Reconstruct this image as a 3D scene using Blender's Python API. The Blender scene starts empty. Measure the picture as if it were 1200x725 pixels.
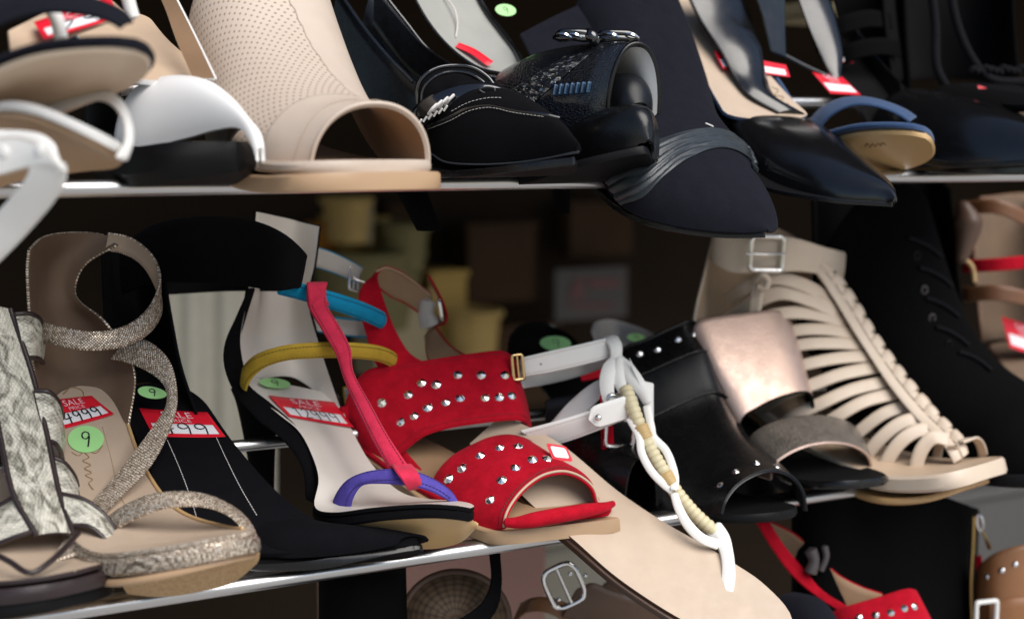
import bpy, math, random
import numpy as np
from mathutils import Vector, Matrix

random.seed(7)
scene = bpy.context.scene
col = scene.collection

# ------------------------------------------------------------------ camera
F_PX, PITCH, AZ = 1667.0, math.radians(6.587), math.radians(61.03)
CAM = np.array([0.0, 0.0, 0.253])
_h = np.array([math.cos(AZ), math.sin(AZ), 0.0])
RT = np.array([math.sin(AZ), -math.cos(AZ), 0.0])
ZZ = np.array([0.0, 0.0, 1.0])
FWD = _h * math.cos(PITCH) - ZZ * math.sin(PITCH)
UP = _h * math.sin(PITCH) + ZZ * math.cos(PITCH)
RAIL_Y = 0.787            # front face of the rack's rails
cd = bpy.data.cameras.new('camera')
cd.lens = 50.0
cd.sensor_width = 36.0
cd.clip_start = 0.02
cd.clip_end = 60.0
cd.dof.use_dof = True
cd.dof.focus_distance = 0.895
cd.dof.aperture_fstop = 4.4
cam = bpy.data.objects.new('camera', cd)
cam.matrix_world = Matrix(((RT[0], UP[0], -FWD[0], CAM[0]), (RT[1], UP[1], -FWD[1], CAM[1]),
                           (RT[2], UP[2], -FWD[2], CAM[2]), (0, 0, 0, 1)))
col.objects.link(cam)
scene.camera = cam

# ------------------------------------------------------------------ light
SUN_EL, SUN_AZ = math.radians(50), math.radians(-74)     # azimuth of the sun measured from +X
w = bpy.data.worlds.new('World')
scene.world = w
w.use_nodes = True
nt = w.node_tree
nt.nodes.clear()
sky = nt.nodes.new('ShaderNodeTexSky')
sky.sky_type = 'NISHITA'
sky.sun_disc = False
sky.sun_elevation = SUN_EL
sky.sun_rotation = math.radians(90) - SUN_AZ
bg = nt.nodes.new('ShaderNodeBackground')
bg.inputs['Strength'].default_value = 0.095
wo = nt.nodes.new('ShaderNodeOutputWorld')
nt.links.new(sky.outputs[0], bg.inputs[0])
nt.links.new(bg.outputs[0], wo.inputs[0])
sd = bpy.data.lights.new('sun', 'SUN')
sd.energy = 3.6
sd.angle = math.radians(55)
sd.color = (1.0, 0.95, 0.88)
sun = bpy.data.objects.new('sun', sd)
dirv = Vector((math.cos(SUN_EL) * math.cos(SUN_AZ), math.cos(SUN_EL) * math.sin(SUN_AZ), math.sin(SUN_EL)))
sun.rotation_euler = dirv.to_track_quat('Z', 'Y').to_euler()
sun.location = dirv * 6
col.objects.link(sun)
vs = scene.view_settings
vs.view_transform = 'Standard'
vs.look = 'None'
vs.exposure = 0.3
vs.gamma = 1.0
vs.use_curve_mapping = False
scene.cycles.use_denoising = True
scene.cycles.max_bounces = 7
scene.cycles.diffuse_bounces = 4
scene.cycles.glossy_bounces = 3
scene.cycles.caustics_reflective = False
scene.cycles.caustics_refractive = False

# ------------------------------------------------------------------ geometry helpers
DOFF = 0.0
def P(px, py, D):
    """World point seen at (px, py) of the photograph, D cm behind the rail face."""
    d = FWD + RT * ((px - 600) / F_PX) + UP * ((362.5 - py) / F_PX)
    return CAM + d * ((RAIL_Y + (D + DOFF) / 100.0 - CAM[1]) / d[1])

def PL(pts):
    return [P(*p[:3]) for p in pts]

def proj(A):
    V = np.asarray(A) - CAM
    wd = V @ FWD
    return np.stack([600 + F_PX * (V @ RT) / wd, 362.5 - F_PX * (V @ UP) / wd], -1), wd

def unit(v):
    v = np.asarray(v, float)
    return v / (np.linalg.norm(v, axis=-1, keepdims=True) + 1e-12)

def spline(pts, n, closed=False):
    """n points along a Catmull-Rom curve through pts, even by chord length."""
    p = np.asarray(pts, float)
    if len(p) == 1:
        return np.repeat(p, n, 0)
    if closed:
        p = np.vstack([p, p[:1]])
    d = np.linalg.norm(np.diff(p, axis=0), axis=1) ** 0.5 + 1e-6
    t = np.concatenate([[0], np.cumsum(d)])
    if closed:
        ext = np.vstack([p[-2], p, p[1]])
        te = np.concatenate([[t[0] - d[-1]], t, [t[-1] + d[0]]])
    else:
        ext = np.vstack([2 * p[0] - p[1], p, 2 * p[-1] - p[-2]])
        te = np.concatenate([[t[0] - d[0]], t, [t[-1] + d[-1]]])
    def ev(u):
        k = np.clip(np.searchsorted(t, u, 'right') - 1, 0, len(d) - 1)
        t0, t1, t2, t3 = te[k], te[k + 1], te[k + 2], te[k + 3]
        p0, p1, p2, p3 = ext[k], ext[k + 1], ext[k + 2], ext[k + 3]
        m1 = (p2 - p1) / (t2 - t1)[:, None]
        a = (p1 - p0) / (t1 - t0)[:, None]
        b = (p3 - p2) / (t3 - t2)[:, None]
        h = (t2 - t1)[:, None]
        T1 = (a * (t2 - t1)[:, None] + m1 * (t1 - t0)[:, None]) / (t2 - t0)[:, None]
        T2 = (m1 * (t3 - t2)[:, None] + b * (t2 - t1)[:, None]) / (t3 - t1)[:, None]
        s = ((u - t1) / (t2 - t1))[:, None]
        return ((2 * s**3 - 3 * s**2 + 1) * p1 + (s**3 - 2 * s**2 + s) * h * T1
                + (-2 * s**3 + 3 * s**2) * p2 + (s**3 - s**2) * h * T2)
    f = ev(np.linspace(0, t[-1], max(120, n * 4)))
    L = np.concatenate([[0], np.cumsum(np.linalg.norm(np.diff(f, axis=0), axis=1))])
    m = n + 1 if closed else n
    g = np.linspace(0, L[-1], m)
    out = np.stack([np.interp(g, L, f[:, k]) for k in range(f.shape[1])], -1)
    return out[:-1] if closed else out

def linerp(vals, n):
    v = np.asarray(vals, float)
    if v.ndim == 0:
        return np.full(n, float(v))
    return np.interp(np.linspace(0, 1, n), np.linspace(0, 1, len(v)), v)

def loft(rows, nu, nv, closed_v=False):
    r = [spline(x, nv, closed_v) for x in rows]
    r = np.asarray(r)
    return np.stack([spline(r[:, j], nu) for j in range(r.shape[1])], 1)

def loft_grid(rows, nu, nv):
    """rows all with the same number of points: control points stay matched."""
    return loft(rows, nu, nv)

def normals(G, cu=False, cv=False):
    if cu:
        du = np.roll(G, -1, 0) - np.roll(G, 1, 0)
    else:
        du = np.gradient(G, axis=0)
    if cv:
        dv = np.roll(G, -1, 1) - np.roll(G, 1, 1)
    else:
        dv = np.gradient(G, axis=1)
    return unit(np.cross(du, dv))

# ------------------------------------------------------------------ objects
def link(o, parent=None):
    col.objects.link(o)
    if parent is not None:
        o.parent = parent
    return o

def base_of(parent):
    b = np.zeros(3)
    while parent is not None:
        b = b + np.array(parent.location)
        parent = parent.parent
    return b

def thing(name, label, cat, loc, group=None):
    o = bpy.data.objects.new(name, None)
    o.empty_display_size = 0.02
    o.location = Vector(loc)
    o['label'] = label
    o['category'] = cat
    if group:
        o['group'] = group
    return link(o)

def build(name, V, Fc, mats, parent=None, mi=None, uv=None, smooth=True, sharp=48):
    me = bpy.data.meshes.new(name)
    V = np.asarray(V, float) - base_of(parent)
    me.from_pydata([tuple(v) for v in V], [], [tuple(int(i) for i in f) for f in Fc])
    if not isinstance(mats, (list, tuple)):
        mats = [mats]
    for m in mats:
        me.materials.append(m)
    if mi is not None:
        me.polygons.foreach_set('material_index', np.asarray(mi, np.int32))
    if uv is not None:
        ul = me.uv_layers.new(name='UVMap')
        uv = np.asarray(uv, float)
        li = np.zeros(len(me.loops), np.int32)
        me.loops.foreach_get('vertex_index', li)
        ul.data.foreach_set('uv', uv[li].ravel())
    if smooth:
        me.polygons.foreach_set('use_smooth', np.ones(len(me.polygons), bool))
        me.set_sharp_from_angle(angle=math.radians(sharp))
    me.update()
    o = bpy.data.objects.new(name, me)
    return link(o, parent)

class Surf:
    """A finished sheet: its grid and outward normals, to seat studs, tags and stitches on."""
    def __init__(s, G, N, obj):
        s.G, s.N, s.obj = G, N, obj
        k = 4
        nu, nv = G.shape[:2]
        uu = np.linspace(0, nu - 1, (nu - 1) * k + 1)
        vv = np.linspace(0, nv - 1, (nv - 1) * k + 1)
        s.FG = s._bil(G, uu, vv)
        s.FN = unit(s._bil(N, uu, vv))
        s.px, s.wd = proj(s.FG)
    @staticmethod
    def _bil(A, uu, vv):
        i = np.clip(uu.astype(int), 0, A.shape[0] - 2); a = (uu - i)[:, None, None]
        j = np.clip(vv.astype(int), 0, A.shape[1] - 2); b = (vv - j)[None, :, None]
        g = lambda p, q: A[np.ix_(i + p, j + q)]
        return (g(0, 0) * (1 - a) + g(1, 0) * a) * (1 - b) + (g(0, 1) * (1 - a) + g(1, 1) * a) * b
    def at(s, px, py, lift=0.0):
        d = (s.px[..., 0] - px) ** 2 + (s.px[..., 1] - py) ** 2
        face = ((s.FG - CAM) * s.FN).sum(-1) > 0
        d = d + face * 400
        a, b = np.unravel_index(np.argmin(d), d.shape)
        na, nb = d.shape
        a1 = a + 1 if a + 1 < na else a - 1
        b1 = b + 1 if b + 1 < nb else b - 1
        J = np.stack([s.px[a1, b] - s.px[a, b], s.px[a, b1] - s.px[a, b]], 1)
        q = s.FG[a, b]
        if abs(np.linalg.det(J)) > 1e-4:
            e = np.clip(np.linalg.solve(J, np.array([px, py]) - s.px[a, b]), -1, 1)
            q = q + e[0] * (s.FG[a1, b] - s.FG[a, b]) + e[1] * (s.FG[a, b1] - s.FG[a, b])
        return q + s.FN[a, b] * lift, s.FN[a, b]
    def uv(s, u, v, lift=0.0):
        a = min(int(u * (s.FG.shape[0] - 1)), s.FG.shape[0] - 1)
        b = min(int(v * (s.FG.shape[1] - 1)), s.FG.shape[1] - 1)
        return s.FG[a, b] + s.FN[a, b] * lift, s.FN[a, b]

def shell(name, G, th, mats, parent, inside=None, flip=None, cu=False, cv=False, uvs=1.0):
    """Sheet G (nu,nv,3) given thickness th (m) inward; mats = outer, inner, edge."""
    G = np.asarray(G, float)
    nu, nv = G.shape[:2]
    N = normals(G, cu, cv)
    if inside is not None:
        s = ((G - np.asarray(inside)) * N).sum(-1)
        if s.sum() < 0:
            N = -N
    elif flip:
        N = -N
    sgn = 1 if (np.cross(np.gradient(G, axis=0), np.gradient(G, axis=1)) * N).sum() > 0 else -1
    O, I = G, G - N * th
    V = np.concatenate([O.reshape(-1, 3), I.reshape(-1, 3)])
    idx = np.arange(nu * nv).reshape(nu, nv)
    du = np.linalg.norm(np.diff(G, axis=0), axis=2).mean(1)
    dv = np.linalg.norm(np.diff(G, axis=1), axis=2).mean(0)
    uu = np.concatenate([[0], np.cumsum(du)]) * uvs
    vv = np.concatenate([[0], np.cumsum(dv)]) * uvs
    vv = vv - vv[-1] / 2
    UVo = np.stack(np.meshgrid(uu, vv, indexing='ij'), -1).reshape(-1, 2)
    UV = [UVo, UVo]
    F, M = [], []
    iu = nu if cu else nu - 1
    iv = nv if cv else nv - 1
    for i in range(iu):
        for j in range(iv):
            a, b, c, d = idx[i, j], idx[(i + 1) % nu, j], idx[(i + 1) % nu, (j + 1) % nv], idx[i, (j + 1) % nv]
            q = (a, b, c, d) if sgn > 0 else (d, c, b, a)
            F.append(q); M.append(0)
            F.append(tuple(x + nu * nv for x in reversed(q))); M.append(1)
    # rounded rims
    def rim(line, outd):
        nonlocal V
        m0 = len(V)
        pts = (O.reshape(-1, 3)[line] + I.reshape(-1, 3)[line]) / 2 + outd * th * 0.4
        V = np.concatenate([V, pts])
        UV.append(UVo[line])
        for k in range(len(line) - 1):
            o0, o1 = line[k], line[k + 1]
            i0, i1 = o0 + nu * nv, o1 + nu * nv
            r0, r1 = m0 + k, m0 + k + 1
            F.append((o0, o1, r1, r0)); M.append(2)
            F.append((r0, r1, i1, i0)); M.append(2)
    def close(l):
        return np.concatenate([l, l[:1]])
    if not cu:
        for e, nb in ((0, 1), (nu - 1, nu - 2)):
            l, l2 = idx[e], idx[nb]
            if cv:
                l, l2 = close(l), close(l2)
            rim(l, unit(O.reshape(-1, 3)[l] - O.reshape(-1, 3)[l2]))
    if not cv:
        for e, nb in ((0, 1), (nv - 1, nv - 2)):
            l, l2 = idx[:, e], idx[:, nb]
            if cu:
                l, l2 = close(l), close(l2)
            rim(l, unit(O.reshape(-1, 3)[l] - O.reshape(-1, 3)[l2]))
    ml = list(mats) if isinstance(mats, (list, tuple)) else [mats]
    while len(ml) < 3:
        ml.append(ml[-1] if len(ml) == 1 else ml[0])
    o = build(name, V, F, ml, parent, M, np.concatenate(UV), sharp=60)
    # consistent face direction on rims
    import bmesh
    bm = bmesh.new(); bm.from_mesh(o.data); bmesh.ops.recalc_face_normals(bm, faces=bm.faces); bm.to_mesh(o.data); bm.free()
    return Surf(G, N, o)

def band(name, A, B, th, mats, parent, inside, nu=28, nv=7, bulge=0.0, flip=None):
    """Strap between two traced edges A and B (lists of P-triples)."""
    a, b = spline(PL(A), nu), spline(PL(B), nu)
    t = np.linspace(0, 1, nv)[None, :, None]
    G = a[:, None] * (1 - t) + b[:, None] * t
    if bulge:
        N = normals(G)
        if ((G - np.asarray(inside)) * N).sum() < 0:
            N = -N
        G = G + N * (bulge * (1 - (2 * t - 1) ** 2))
    if flip is not None:
        return shell(name, G, th, mats, parent, None, flip)
    return shell(name, G, th, mats, parent, inside)

def subshell(name, S, f, g, lift, th, mats, parent, nu=24, nv=24):
    """Overlay cut from a finished surface: f = (u0, u1), g(u) -> (v0, v1) fractions."""
    G = np.zeros((nu, nv, 3)); N = np.zeros((nu, nv, 3))
    for i in range(nu):
        u = f[0] + (f[1] - f[0]) * i / (nu - 1)
        v0, v1 = g(i / (nu - 1)) if callable(g) else g
        for j in range(nv):
            G[i, j], N[i, j] = S.uv(u, v0 + (v1 - v0) * j / (nv - 1), lift)
    q = G.copy()
    for _ in range(2):
        q[1:-1, 1:-1] = (q[1:-1, 1:-1] * 2 + q[:-2, 1:-1] + q[2:, 1:-1] + q[1:-1, :-2] + q[1:-1, 2:]) / 6
    return shell(name, q, th, mats, parent, (q - N * .05).reshape(-1, 3).mean(0))

def strap(name, path, width, wdir, th, mats, parent, inside, n=36, nv=5, bulge=0.0, raw=False):
    """Strap along a centre path; width (cm) measured along wdir (made square to the path)."""
    c = spline(path if raw else PL(path), n)
    T = unit(np.gradient(c, axis=0))
    if isinstance(wdir, str):          # lies flat towards the street
        wdir = np.cross(T, np.array([-.5, -.8, .33]))
    Wd = np.asarray(wdir, float)
    if Wd.ndim == 1:
        Wd = np.repeat(Wd[None], n, 0)
    else:
        Wd = np.stack([np.interp(np.linspace(0, 1, n), np.linspace(0, 1, len(Wd)), Wd[:, k]) for k in range(3)], -1)
    Wd = unit(Wd - T * (Wd * T).sum(-1, keepdims=True))
    wv = linerp(width, n)[:, None] / 200.0
    t = np.linspace(-1, 1, nv)[None, :, None]
    G = c[:, None] + (Wd * wv)[:, None] * t
    if bulge:
        N = normals(G)
        if ((G - np.asarray(inside)) * N).sum() < 0:
            N = -N
        G = G + N * (bulge * (1 - t ** 2))
    return shell(name, G, th, mats, parent, inside)

def tube_geo(c, r, seg=8, closed=False, flat=None):
    n = len(c)
    if closed:
        T = unit(np.roll(c, -1, 0) - np.roll(c, 1, 0))
    else:
        T = unit(np.gradient(c, axis=0))
    ref = np.array([0, 0, 1.0]) if abs(T[0][2]) < 0.9 else np.array([1.0, 0, 0])
    u = unit(np.cross(T[0], ref))
    U = [u]
    for k in range(1, n):
        u = U[-1] - T[k] * (U[-1] @ T[k])
        U.append(unit(u))
    U = np.asarray(U)
    if closed:   # spread the twist
        v0 = np.cross(T[0], U[0])
        last = U[-1] - T[0] * (U[-1] @ T[0])
        ang = math.atan2(last @ v0, last @ U[0])
        for k in range(n):
            a = -ang * k / n
            vk = np.cross(T[k], U[k])
            U[k] = U[k] * math.cos(a) + vk * math.sin(a)
    Vv = np.cross(T, U)
    rr = linerp(r, n)[:, None, None]
    a = np.linspace(0, 2 * math.pi, seg, endpoint=False)
    ring = U[:, None] * np.cos(a)[None, :, None] + Vv[:, None] * np.sin(a)[None, :, None]
    return c[:, None] + ring * rr, T

def tube(name, path, r, mat, parent, n=40, seg=8, closed=False, raw=False):
    """r in cm."""
    c = spline(path if raw else PL(path), n, closed)
    V, F = tube_vf(c, np.asarray(r) / 100.0, seg, closed)
    return build(name, V, F, mat, parent, sharp=50)

def tube_vf(c, r, seg=8, closed=False, off=0):
    R, T = tube_geo(c, r, seg, closed)
    n = len(c)
    V = R.reshape(-1, 3)
    F = []
    m = n if closed else n - 1
    for i in range(m):
        for j in range(seg):
            a = i * seg + j; b = i * seg + (j + 1) % seg
            c2 = ((i + 1) % n) * seg + (j + 1) % seg; d = ((i + 1) % n) * seg + j
            F.append((a, b, c2, d))
    if not closed:
        rr = linerp(r, n)
        V = np.vstack([V, c[0] - T[0] * rr[0] * 0.5, c[-1] + T[-1] * rr[-1] * 0.5])
        a, b = n * seg, n * seg + 1
        for j in range(seg):
            F.append((a, (j + 1) % seg, j))
            F.append((b, (n - 1) * seg + j, (n - 1) * seg + (j + 1) % seg))
    return V, [tuple(x + off for x in f) for f in F]

def join_tubes(name, paths, r, mat, parent, n=16, seg=6, closed=False, raw=True):
    Vs, Fs, off = [], [], 0
    for p in paths:
        c = spline(p if raw else PL(p), n, closed)
        V, F = tube_vf(c, r / 100.0, seg, closed, off)
        Vs.append(V); Fs += F; off += len(V)
    return build(name, np.vstack(Vs), Fs, mat, parent, sharp=50)

def ring_loft(name, L, R, th, mats, parent, n=44, bev=0.12, top_crown=0.0, down=None):
    """Sole slab between edge curves L and R (arrays (k,3)); th cm (list ok); mats top, side, bottom."""
    l, r = spline(L, n), spline(R, n)
    c = (l + r) / 2
    T = unit(np.gradient(c, axis=0))
    lat = r - l
    hw = np.linalg.norm(lat, axis=1) / 2
    latm = unit(lat)
    latm[hw < 0.004] = unit(np.mean(latm[hw > 0.01], axis=0)) if (hw > 0.01).any() else latm[hw < 0.004]
    Nn = unit(np.cross(T, latm))
    flipm = Nn[:, 2].sum() < 0
    if flipm:
        Nn = -Nn
    if down is not None:
        Nn = np.repeat(-unit(np.asarray(down, float))[None], n, 0)
    t = linerp(th, n)[:, None] / 100.0
    b = np.minimum(bev * t[:, 0], hw * 0.5)[:, None]
    rows = []
    ks = np.linspace(-1, 1, 9)
    tops = [c + latm * ((hw[:, None] - b) * k) + Nn * (top_crown * (1 - k * k)) for k in ks]
    ring = tops + [c + latm * hw[:, None] - Nn * b, c + latm * hw[:, None] - Nn * (t * 0.5), c + latm * hw[:, None] - Nn * (t - b)]
    ring += [c + latm * ((hw[:, None] - b) * k) - Nn * t for k in ks[::-1]]
    ring += [c - latm * hw[:, None] - Nn * (t - b), c - latm * hw[:, None] - Nn * (t * 0.5), c - latm * hw[:, None] - Nn * b]
    A = np.stack(ring, 1)
    m = A.shape[1]
    V = A.reshape(-1, 3)
    F, M = [], []
    for i in range(n - 1):
        for j in range(m):
            F.append((i * m + j, i * m + (j + 1) % m, (i + 1) * m + (j + 1) % m, (i + 1) * m + j))
            M.append(0 if j < 8 else (2 if 12 <= j < 20 else 1))
    F.append(tuple(range(m - 1, -1, -1))); M.append(1)
    F.append(tuple((n - 1) * m + j for j in range(m))); M.append(1)
    ml = list(mats) if isinstance(mats, (list, tuple)) else [mats]
    while len(ml) < 3:
        ml.append(ml[-1])
    s = np.concatenate([[0], np.cumsum(np.linalg.norm(np.diff(c, axis=0), axis=1))])
    rd = np.linalg.norm(np.diff(np.concatenate([A, A[:, :1]], 1), axis=1), axis=2)
    rv = np.concatenate([np.zeros((n, 1)), np.cumsum(rd, 1)[:, :-1]], 1)
    UV = np.stack([np.repeat(s, m), rv.ravel()], -1)
    o = build(name, V, F, ml, parent, M, UV, sharp=40)
    import bmesh
    bm = bmesh.new(); bm.from_mesh(o.data); bmesh.ops.recalc_face_normals(bm, faces=bm.faces); bm.to_mesh(o.data); bm.free()
    return Surf(np.stack(tops, 1), np.repeat(Nn[:, None], 9, 1), o)

def sole(name, cl, hw, th, mats, parent, toe=0.22, heel=0.14, pw=2.2, n=48, yaw=None, bev=0.12, crown=0.0, raw=False, roll=0.0):
    """Sole slab along centre line cl (P-triples, heel first); hw = half widths in cm at the same stations."""
    p = np.asarray(cl if raw else PL(cl))
    q = np.concatenate([p, np.asarray(hw, float)[:, None] / 100], 1)
    f = spline(q, 200)
    s = np.linspace(0, 1, 200)
    a = np.linspace(0, 1, n)
    a = 0.5 - 0.5 * np.cos(a * math.pi)
    a = 0.55 * a + 0.45 * np.linspace(0, 1, n)
    f = np.stack([np.interp(a, s, f[:, k]) for k in range(4)], -1)
    c, h = f[:, :3], f[:, 3]
    g = np.ones(n)
    k = a > 1 - toe
    g[k] *= np.maximum(1 - ((a[k] - 1 + toe) / toe) ** pw, 0) ** (1 / pw)
    k = a < heel
    g[k] *= np.maximum(1 - ((heel - a[k]) / heel) ** 2.2, 0) ** (1 / 2.2)
    h = np.maximum(h * g, 0.0008)
    ax = c[-1] - c[0]
    if yaw is None:
        lat = unit(np.array([-ax[1], ax[0], 0.0]))
    else:
        lat = np.array([math.cos(yaw), math.sin(yaw), 0])
    if lat[0] < 0:
        lat = -lat
    lat = unit(lat + ZZ * roll)
    L, R = c - lat * h[:, None], c + lat * h[:, None]
    S = ring_loft(name, L, R, th, mats, parent, n, bev, crown)
    S.lat, S.c, S.h = lat, c, h
    return S

def arch(Lp, Tp, k=2.2, f0=0.0, f1=1.0, n=21, lat=None, skew=0.0, wide=1.0, Rp=None):
    """Arc of an upper: from the sole edge point Lp over the crest Tp to the mirrored edge."""
    Lw, Tw = np.asarray(Lp), np.asarray(Tp)
    lat = np.array([1.0, 0, 0]) if lat is None else lat
    hw = abs((Tw - Lw) @ lat) * wide
    C0 = Lw + lat * hw
    if Rp is not None:
        a = (np.asarray(Rp) - Lw) / 2
        C0 = (np.asarray(Rp) + Lw) / 2
    else:
        a = lat * hw
    b = Tw - C0
    th = np.linspace(f0, f1, n) * math.pi
    cx, sz = np.cos(th), np.sin(th)
    x = -np.sign(cx) * np.abs(cx) ** (2.0 / k)
    z = np.abs(sz) ** (2.0 / k)
    return C0 + a * x[:, None] + b * z[:, None]

def upper(name, st, th, mats, parent, nu=30, nv=33, f0=0.0, f1=1.0, lat=None, inside=None):
    """Arched upper through stations ((Lpx,Lpy,LD),(Tpx,Tpy,TD),k[,(f0,f1)][,R])."""
    rows = []
    for s in st:
        a, b = (s[3] if len(s) > 3 and s[3] else (f0, f1))
        Rp = P(*s[4]) if len(s) > 4 else None
        rows.append(arch(P(*s[0]), P(*s[1]), s[2], a, b, nv, lat, Rp=Rp))
    R = np.asarray(rows)
    G = np.stack([spline(R[:, j], nu) for j in range(nv)], 1)
    ins = G.reshape(-1, 3).mean(0) - ZZ * 0.01 if inside is None else inside
    return shell(name, G, th, mats, parent, ins)

def heel_post(name, top, bot, rt, rb, mat, parent, n=14, seg=20, curve=0.0):
    """Heel from the seat (P-triple) to its tip; rt, rb = (half depth, half width) cm."""
    t, b = P(*top), P(*bot)
    V, F = [], []
    for i in range(n):
        s = i / (n - 1)
        e = s ** 0.6
        c = t * (1 - s) + b * s + np.array([0, 1, 0]) * curve / 100 * math.sin(s * math.pi)
        ra, rb_ = (rt[0] * (1 - e) + rb[0] * e) / 100, (rt[1] * (1 - e) + rb[1] * e) / 100
        for j in range(seg):
            a = 2 * math.pi * j / seg
            x, y = math.cos(a), math.sin(a)
            x = math.copysign(abs(x) ** 0.75, x); y = math.copysign(abs(y) ** 0.75, y)
            V.append(c + np.array([x * rb_, y * ra, 0]))
    for i in range(n - 1):
        for j in range(seg):
            F.append((i * seg + j, (i + 1) * seg + j, (i + 1) * seg + (j + 1) % seg, i * seg + (j + 1) % seg))
    F.append(tuple(range(seg))); F.append(tuple((n - 1) * seg + j for j in range(seg - 1, -1, -1)))
    return build(name, V, F, mat, parent, sharp=50)

_stud = {}
def stud(kind, pos, nrm, r, mat, parent, name='stud', squash=0.6):
    """A metal stud (r cm) seated on a surface; meshes are shared."""
    key = (kind, mat.name, squash)
    if key not in _stud:
        V, F = [(0, 0, squash)], []
        if kind == 'dome':
            seg, rings = 12, [(0.45, 0.87), (0.8, 0.55), (1.0, 0.0)]
            for rr, z in rings:
                V += [(rr * math.cos(2 * math.pi * j / seg), rr * math.sin(2 * math.pi * j / seg), z * squash) for j in range(seg)]
        else:                       # faceted cone with a small flat skirt
            seg, rings = 8, [(0.86, 0.12), (1.0, 0.0)]
            for rr, z in rings:
                V += [(rr * math.cos(2 * math.pi * j / seg), rr * math.sin(2 * math.pi * j / seg), z) for j in range(seg)]
        F += [(0, 1 + j, 1 + (j + 1) % seg) for j in range(seg)]
        for q in range(len(rings) - 1):
            F += [(1 + q * seg + j, 1 + (q + 1) * seg + j, 1 + (q + 1) * seg + (j + 1) % seg, 1 + q * seg + (j + 1) % seg) for j in range(seg)]
        me = bpy.data.meshes.new(name)
        me.from_pydata(V, [], F)
        me.materials.append(mat)
        if kind == 'dome':
            me.polygons.foreach_set('use_smooth', np.ones(len(me.polygons), bool))
        me.update()
        _stud[key] = me
    o = bpy.data.objects.new(name, _stud[key])
    link(o, parent)
    o.location = Vector(np.asarray(pos) - base_of(parent))
    q = Vector(nrm).to_track_quat('Z', 'Y')
    o.rotation_mode = 'QUATERNION'
    o.rotation_quaternion = q
    s = r / 100.0
    o.scale = (s, s, s)
    return o

def frame(name, center, ux, uy, w, h, r, mat, parent, corner=0.25, bar=True, n=48):
    """Rectangular buckle: tube of radius r cm round a w x h cm frame in the plane ux, uy."""
    c = np.asarray(center); ux = unit(ux); uy = np.asarray(uy) - ux * (np.asarray(uy) @ ux); uy = unit(uy)
    k = []
    for i in range(n):
        a = 2 * math.pi * i / n
        x, y = math.cos(a), math.sin(a)
        e = corner
        x = math.copysign(abs(x) ** e, x); y = math.copysign(abs(y) ** e, y)
        k.append(c + ux * x * w / 200 + uy * y * h / 200)
    V, F = tube_vf(np.asarray(k), r / 100, 8, True)
    if bar:
        c2 = np.linspace(c - uy * h / 200, c + uy * h / 200, 6) + ux * 0.0
        V2, F2 = tube_vf(c2, r * 0.7 / 100, 8, False, len(V)); V = np.vstack([V, V2]); F += F2
    return build(name, V, F, mat, parent, sharp=50)

def stitch(name, S, pts, mat, parent, step=0.32, dash=0.2, r=0.03, lift=0.0004, raw=False):
    """Row of stitches along pixels pts on surface S (or on raw 3D points)."""
    c = spline(pts if raw else [S.at(p[0], p[1], lift)[0] for p in pts], 160)
    L = np.concatenate([[0], np.cumsum(np.linalg.norm(np.diff(c, axis=0), axis=1))])
    ps, d = [], 0.0
    while d + dash / 100 < L[-1]:
        g = np.linspace(d, d + dash / 100, 4)
        ps.append(np.stack([np.interp(g, L, c[:, k]) for k in range(3)], -1))
        d += step / 100
    if not ps:
        return None
    return join_tubes(name, ps, r, mat, parent, n=4, seg=5)

# ------------------------------------------------------------------ price stickers
class Patch:
    """Four corners (tl, tr, br, bl) as 3D points -> p(u, v); v runs down."""
    def __init__(s, tl, tr, br, bl, ref=None, bend=0.0):
        s.c = [np.asarray(x) for x in (tl, tr, br, bl)]
        s.n = unit(np.cross(s.c[1] - s.c[0], s.c[3] - s.c[0]))
        if (s.c[0] - CAM) @ s.n > 0:
            s.n = -s.n
        s.bend = bend
    def __call__(s, u, v, lift=0.0):
        a, b, c, d = s.c
        p = (a * (1 - u) + b * u) * (1 - v) + (d * (1 - u) + c * u) * v
        return p + s.n * (lift + s.bend * (1 - (2 * u - 1) ** 2))

class SurfPatch:
    """Sticker lying on a surface: corner pixels tl, tr, br, bl."""
    def __init__(s, S, tl, tr, br, bl, curl=0.0012):
        s.S, s.c, s.curl = S, [np.asarray(x, float) for x in (tl, tr, br, bl)], curl
        s.n = S.at(*(sum(s.c) / 4))[1]
    def __call__(s, u, v, lift=0.0):
        a, b, c, d = s.c
        q = (a * (1 - u) + b * u) * (1 - v) + (d * (1 - u) + c * u) * v
        up = s.curl * (max(0, u) ** 5 * max(0, v) ** 3 + .5 * max(0, 1 - u) ** 6 * max(0, 1 - v) ** 3)
        return s.S.at(q[0], q[1], lift + up)[0]

def sheet(name, pt, u0, v0, u1, v1, mat, parent, lift, nu=14, nv=6):
    G = np.array([[pt(u0 + (u1 - u0) * i / (nu - 1), v0 + (v1 - v0) * j / (nv - 1), lift) for j in range(nv)] for i in range(nu)])
    q = G.copy()
    for _ in range(3):
        q[1:-1] = (q[1:-1] * 2 + q[:-2] + q[2:]) / 4
        q[:, 1:-1] = (q[:, 1:-1] * 2 + q[:, :-2] + q[:, 2:]) / 4
    return shell(name, q, .00025, [mat] * 3, parent, q.reshape(-1, 3).mean(0) - pt.n * .05).obj

def strap_stitch(S, mat, parent, vs=(.13, .87), lift=.0003, step=.26, dash=.17, r=.028, u0=.02, u1=.98):
    for v in vs:
        pts = [S.uv(u, v, lift)[0] for u in np.linspace(u0, u1, 24)]
        stitch('stitching', None, pts, mat, parent, step, dash, r, raw=True)

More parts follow.
